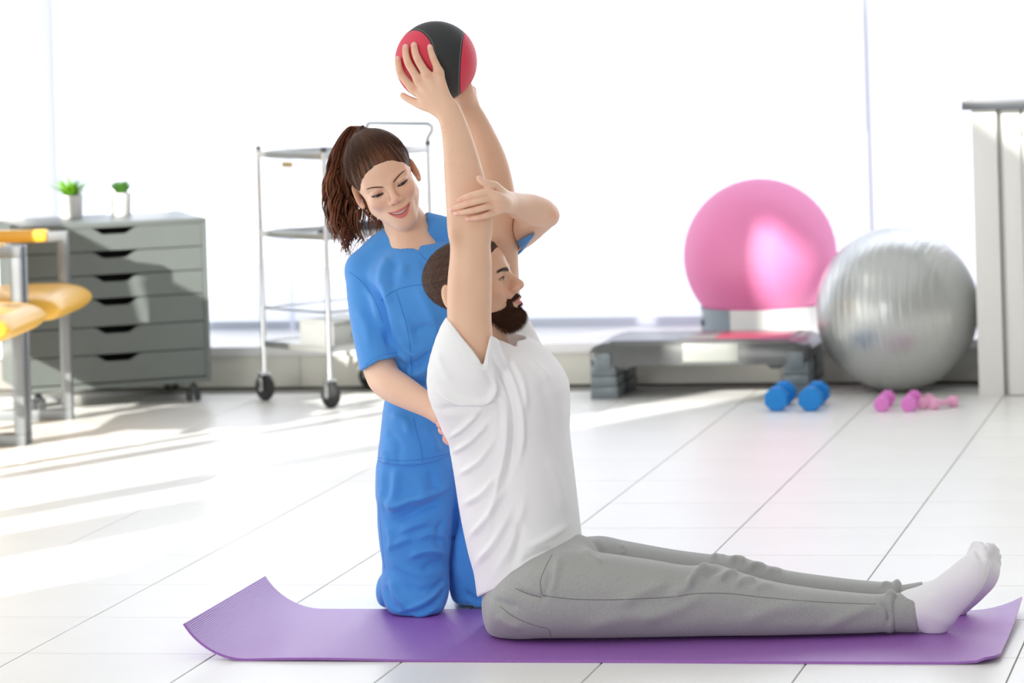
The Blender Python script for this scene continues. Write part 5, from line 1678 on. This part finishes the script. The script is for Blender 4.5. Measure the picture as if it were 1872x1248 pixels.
# blue tunic
S_ = Sdf()
profile_loft(S_, [(866, 689, 838, .128), (845, 690, 838, .128), (800, 695, 838, .124), (740, 702, 838, .118), (690, 712, 842, .112), (640, 708, 850, .115), (590, 694, 858, .122), (540, 676, 868, .120), (500, 664, 880, .108), (465, 690, 860, .085), (440, 722, 820, .06)], YT, 0, 2.2, .02)
chain_px(S_, [(732, 430, 8.455, 26), (700, 456, 8.455, 32), (668, 494, 8.45, 36)], .03)
chain_px(S_, [(775, 412, 8.465, 26), (815, 428, 8.47, 32), (862, 455, 8.47, 42)], .03)
ell_px(S_, 738, 560, 8.375, .062, .06, .062, .05)
ell_px(S_, 808, 550, 8.375, .062, .06, .062, .05)
# sleeves
def px_line(X, Y, Z, a, b, sc=764.):
    X, Y, Z = np.broadcast_arrays(X, Y, Z)
    D = -X * STH + Y * CTH
    x = (X * CTH + Y * STH) / D; y = (Z - H) / D
    u = CX + (x * CR - y * SR) * F; v = CY - (x * SR + y * CR) * F
    L = math.hypot(b[0] - a[0], b[1] - a[1])
    return -((u - a[0]) * (b[1] - a[1]) - (v - a[1]) * (b[0] - a[0])) / L / sc      # positive below a line drawn left to right
SL = Sdf()
chain_px(SL, [(668, 494, 8.45, 37), (674, 545, 8.42, 39), (684, 605, 8.385, 40), (694, 655, 8.355, 40), (700, 690, 8.335, 40)], .004, first=.02)
_sl = SL.solid(); _b = SL.bounds()
S_.func(lambda X, Y, Z: smax(_sl(X, Y, Z), np.minimum(px_line(X, Y, Z, (664, 676), (692, 659)), px_line(X, Y, Z, (692, 659), (731, 652))), .004), _b[0], _b[1], .012, 'u')
chain_px(S_, [(862, 458, 8.47, 43), (905, 446, 8.42, 39), (945, 427, 8.37, 35), (985, 412, 8.30, 34)], .004, first=.02)
# hems
def tunic_hem(X, Y, Z):
    X, Y, Z = np.broadcast_arrays(X, Y, Z)
    D = -X * STH + Y * CTH; y = (Z - H) / D; x = (X * CTH + Y * STH) / D
    u = CX + (x * CR - y * SR) * F
    p = PY(755, 850, 8.33)
    return (p[2] + .013 * ((u - 750) / 70.) ** 2 * (u > 750) + .006 * ((u - 750) / 70.) ** 2 * (u <= 750) - (Y - 8.33) * .03) - Z
S_.func(tunic_hem, None, None, .003, 'i')
def plane_cut(a, b, Y0, Y1, x0=None, x1=None, k=.003):
    vcut(S_, [(a, b)] + ([((x0, 2000), (x0, -2000))] if x0 is not None else []) + ([((x1, -2000), (x1, 2000))] if x1 is not None else []), Y0, Y1, k)
vcut(S_, [((980, 425), (944, 441)), ((925, 800), (925, 500))], 8.0, 8.6, .004)
S_.func(lambda X, Y, Z: _as(X, Y, Z) - .006, PY(850, 480, 8.3) - np.array([.05, .2, .1]), PY(960, 380, 8.3) + np.array([.05, .2, .1]), .002)
_t = T_.solid()
S_.func(lambda X, Y, Z: _t(X, Y, Z) - .002, PY(770, 860, 8.4) - np.array([0, .3, .05]), PY(900, 560, 8.4) + np.array([0, .3, .05]), .002)
vcut(S_, [((952, 464), (981, 424)), ((925, 800), (925, 500))], 8.0, 8.6, .004)
# neckline with its notch
vcut(S_, [((735, 454), (708, 424)), ((754, 451), (735, 454))], 8.2, 8.43, .003)
vcut(S_, [((735, 454), (708, 424)), ((765, 459), (753, 450.5)), ((768, 443), (765, 459))], 8.2, 8.43, .002)
vcut(S_, [((735, 454), (720, 437)), ((800, 386), (767, 444)), ((760, 452), (735, 454))], 8.2, 8.44, .003)
S_.chain([PY(750, 440, 8.45), PY(742, 402, 8.448)], [.044, .051], .006, 's')
lo, hi = S_.bounds()
V, Q = grow(S_, [(lo - .01, hi + .01, .0040)], 2)
tf = [([(668, 510), (690, 540), (704, 590), (714, 640)], -.010, 7), ([(690, 505), (702, 525), (712, 560)], .006, 9), ([(664, 520), (682, 548), (694, 590)], .004, 8),
      ([(712, 470), (700, 490), (696, 515)], .005, 9), ([(724, 472), (716, 500), (722, 530)], -.005, 8), ([(740, 480), (735, 510)], .004, 10),
      ([(770, 470), (782, 500), (790, 540)], -.004, 8), ([(727, 615), (745, 640), (770, 655)], .007, 8), ([(722, 660), (742, 668), (775, 655), (795, 640)], -.009, 8), ([(722, 690), (748, 690), (790, 668)], .008, 9), ([(738, 706), (765, 700), (800, 672)], -.007, 8),
      ([(726, 640), (740, 655), (752, 690)], .006, 7), ([(712, 760), (740, 770), (748, 800)], .006, 10, .4), ([(704, 790), (720, 800), (735, 830)], -.004, 9), ([(776, 780), (790, 800), (800, 830)], .005, 10), ([(750, 610), (772, 600), (800, 602)], -.004, 9), ([(735, 575), (748, 600), (756, 635)], .004, 9),
      ([(700, 820), (706, 840), (704, 850)], .003, 7), ([(726, 820), (728, 840), (730, 852)], -.003, 8), ([(650, 560), (668, 590), (676, 640)], .003, 10), ([(760, 520), (790, 580), (800, 640)], .004, 12)]
V = folds(V, Q, tf, hs=1.5, ws=.85)
tun = wchild('tunic', V, Q, M['scrub'], wom)
bv_s = bvh_of(V, Q)
def wseam(pts, r, nm, m, off=-.0003): loc_parent(seam(bv_s, pts, r, nm, m, None, off), wom, tun)
wseam([(639, 497), (656, 510), (674, 530), (690, 560), (700, 590)], .0011, 'armhole_seam', M['scrubdark'])
wseam([(697, 548), (720, 532), (748, 523), (778, 520)], .0011, 'yoke_seam', M['scrubdark'])
wseam([(724, 532), (733, 560), (744, 598), (750, 640), (753, 690)], .0011, 'princess_seam', M['scrubdark'])
wseam([(756, 762), (762, 790), (770, 818), (773, 845)], .0011, 'princess_seam', M['scrubdark'])
wseam([(692, 836), (720, 841), (755, 841), (790, 836), (822, 828)], .0009, 'hem_stitch', M['scrubdark'])
wseam([(766, 461), (778, 474), (796, 492)], .0011, 'placket_edge', M['scrubdark'])
for pts in ([(708, 427), (716, 440), (727, 450), (736, 455), (753, 452)], [(769, 444), (783, 420), (797, 392)]):
    wseam(pts, .0016, 'neck_binding', M['scrub'])
wseam([(668, 667), (690, 652), (712, 646), (727, 644)], .0007, 'sleeve_stitch', M['scrubdark'])

# blue trousers, kneeling
K = Sdf()
YK = 8.385
profile_loft(K, [(815, 697, 836, .112), (850, 694, 834, .112), (900, 692, 836, .105)], YT, 0, 2.2, .01)
def thigh(st, k):
    cs, ra, rb = [], [], []
    for v_, a_, b_, Y, hy in st:
        c = PY((a_ + b_) / 2, v_, Y); w = (b_ - a_) / 2 * pxm((a_ + b_) / 2, v_, Y)
        cs.append(c); rb.append(hy); ra.append(math.sqrt(max(w * w - (hy * .24) ** 2, 1e-4)) / .97)
    K.loft(cs, ra, rb, (1, 0, 0), (0, 1, 0), k, 'u', 2.25, .03)
thigh([(830, 692, 830, 8.44, .10), (880, 690, 830, 8.43, .10), (940, 691, 832, 8.42, .098), (990, 695, 826, 8.41, .095), (1030, 700, 820, 8.40, .09), (1075, 699, 821, 8.37, .085), (1105, 706, 815, 8.35, .075), (1124, 722, 802, 8.34, .060), (1137, 745, 785, 8.335, .035)], .02)
thigh([(830, 806, 925, 8.52, .09), (900, 818, 935, 8.52, .09), (960, 827, 935, 8.51, .085), (1010, 822, 930, 8.49, .08), (1060, 821, 928, 8.48, .075), (1095, 828, 924, 8.475, .065), (1114, 845, 910, 8.47, .045)], .005)
# shins folded back behind the knees
chain_px(K, [(762, 1096, 8.42, 46), (752, 1086, 8.52, 48), (744, 1078, 8.62, 44)], .02)
chain_px(K, [(878, 1086, 8.50, 42), (872, 1078, 8.60, 42), (868, 1070, 8.70, 38)], .02)
ell_px(K, 717, 1078, 8.43, .036, .07, .052, .012)
# knee crumple
ell_px(K, 768, 1114, 8.325, .052, .04, .026, .02)
K.func(lambda X, Y, Z: .0062 - Z + 0 * X + 0 * Y, None, None, .016, 'i')
lo, hi = K.bounds()
V, Q = grow(K, [(np.array([lo[0], lo[1], 0]), hi + .01, .0040)], 2)
kf = [([(706, 1010), (730, 1035), (770, 1050), (810, 1045)], .004, 9), ([(735, 1060), (765, 1078), (800, 1068)], -.005, 7), ([(812, 950), (800, 975), (804, 1000)], -.005, 7), ([(760, 985), (790, 975), (815, 985)], .005, 7), ([(708, 960), (716, 985), (712, 1010)], .004, 7), ([(700, 905), (718, 930), (745, 920), (790, 905), (828, 885)], .011, 9, .6), ([(716, 955), (740, 945), (780, 925), (815, 915)], -.008, 9), ([(728, 975), (752, 962), (790, 950)], .006, 8), ([(720, 1000), (738, 990), (756, 985)], .005, 8, .5),
      ([(748, 1022), (765, 1012), (790, 1008), (812, 1015)], .008, 8, .4), ([(770, 1045), (792, 1030), (812, 1028)], -.005, 7), ([(726, 850), (724, 890), (716, 935)], .008, 10), ([(700, 850), (700, 900), (697, 940)], .004, 8), ([(785, 855), (792, 885), (796, 905)], -.005, 9),
      ([(705, 1065), (712, 1095), (735, 1118)], -.006, 7), ([(715, 1055), (724, 1090), (748, 1112)], .005, 9), ([(725, 1125), (760, 1118), (798, 1096), (818, 1070)], -.006, 6), ([(738, 1116), (770, 1106), (806, 1076)], .006, 7), ([(780, 1090), (796, 1074), (814, 1056)], -.006, 6), ([(752, 1128), (780, 1120), (800, 1110)], .004, 5),
      ([(833, 920), (830, 960), (822, 1000)], -.006, 7), ([(840, 960), (838, 1020), (842, 1075)], .005, 8), ([(850, 1080), (862, 1092), (882, 1100)], -.005, 6), ([(856, 1092), (872, 1104), (888, 1108)], .005, 6), ([(760, 870), (772, 895), (764, 930)], .005, 10)]
V = folds(V, Q, kf, hs=1.5, ws=.85)
V[:, 2] = np.maximum(V[:, 2], .0063)
trs = wchild('trousers', V, Q, M['scrub'], wom)
bv_k = bvh_of(V, Q)
loc_parent(seam(bv_k, [(693, 860), (693, 930), (698, 985), (703, 1040)], .0010, 'side_seam', M['scrubdark'], None, -.0003), wom, trs)
# white shoes trail behind her, mostly hidden
for (px_, py_, Y) in ((742, 1078, 8.78), (866, 1066, 8.84)):
    F_ = Sdf()
    c = PY(px_, py_, Y); c[2] = .045
    F_.ell(c, (.040, .085, .036)); F_.ell(c + np.array([0, -.07, .004]), (.034, .05, .036), None, .02)
    F_.ell(c + np.array([0, .06, -.012]), (.042, .06, .028), None, .02)
    lo, hi = F_.bounds(); V, Q = grow(F_, [(lo - .01, hi + .01, .004)], 2)
    wchild('shoe', V, Q, M['sock'], wom)
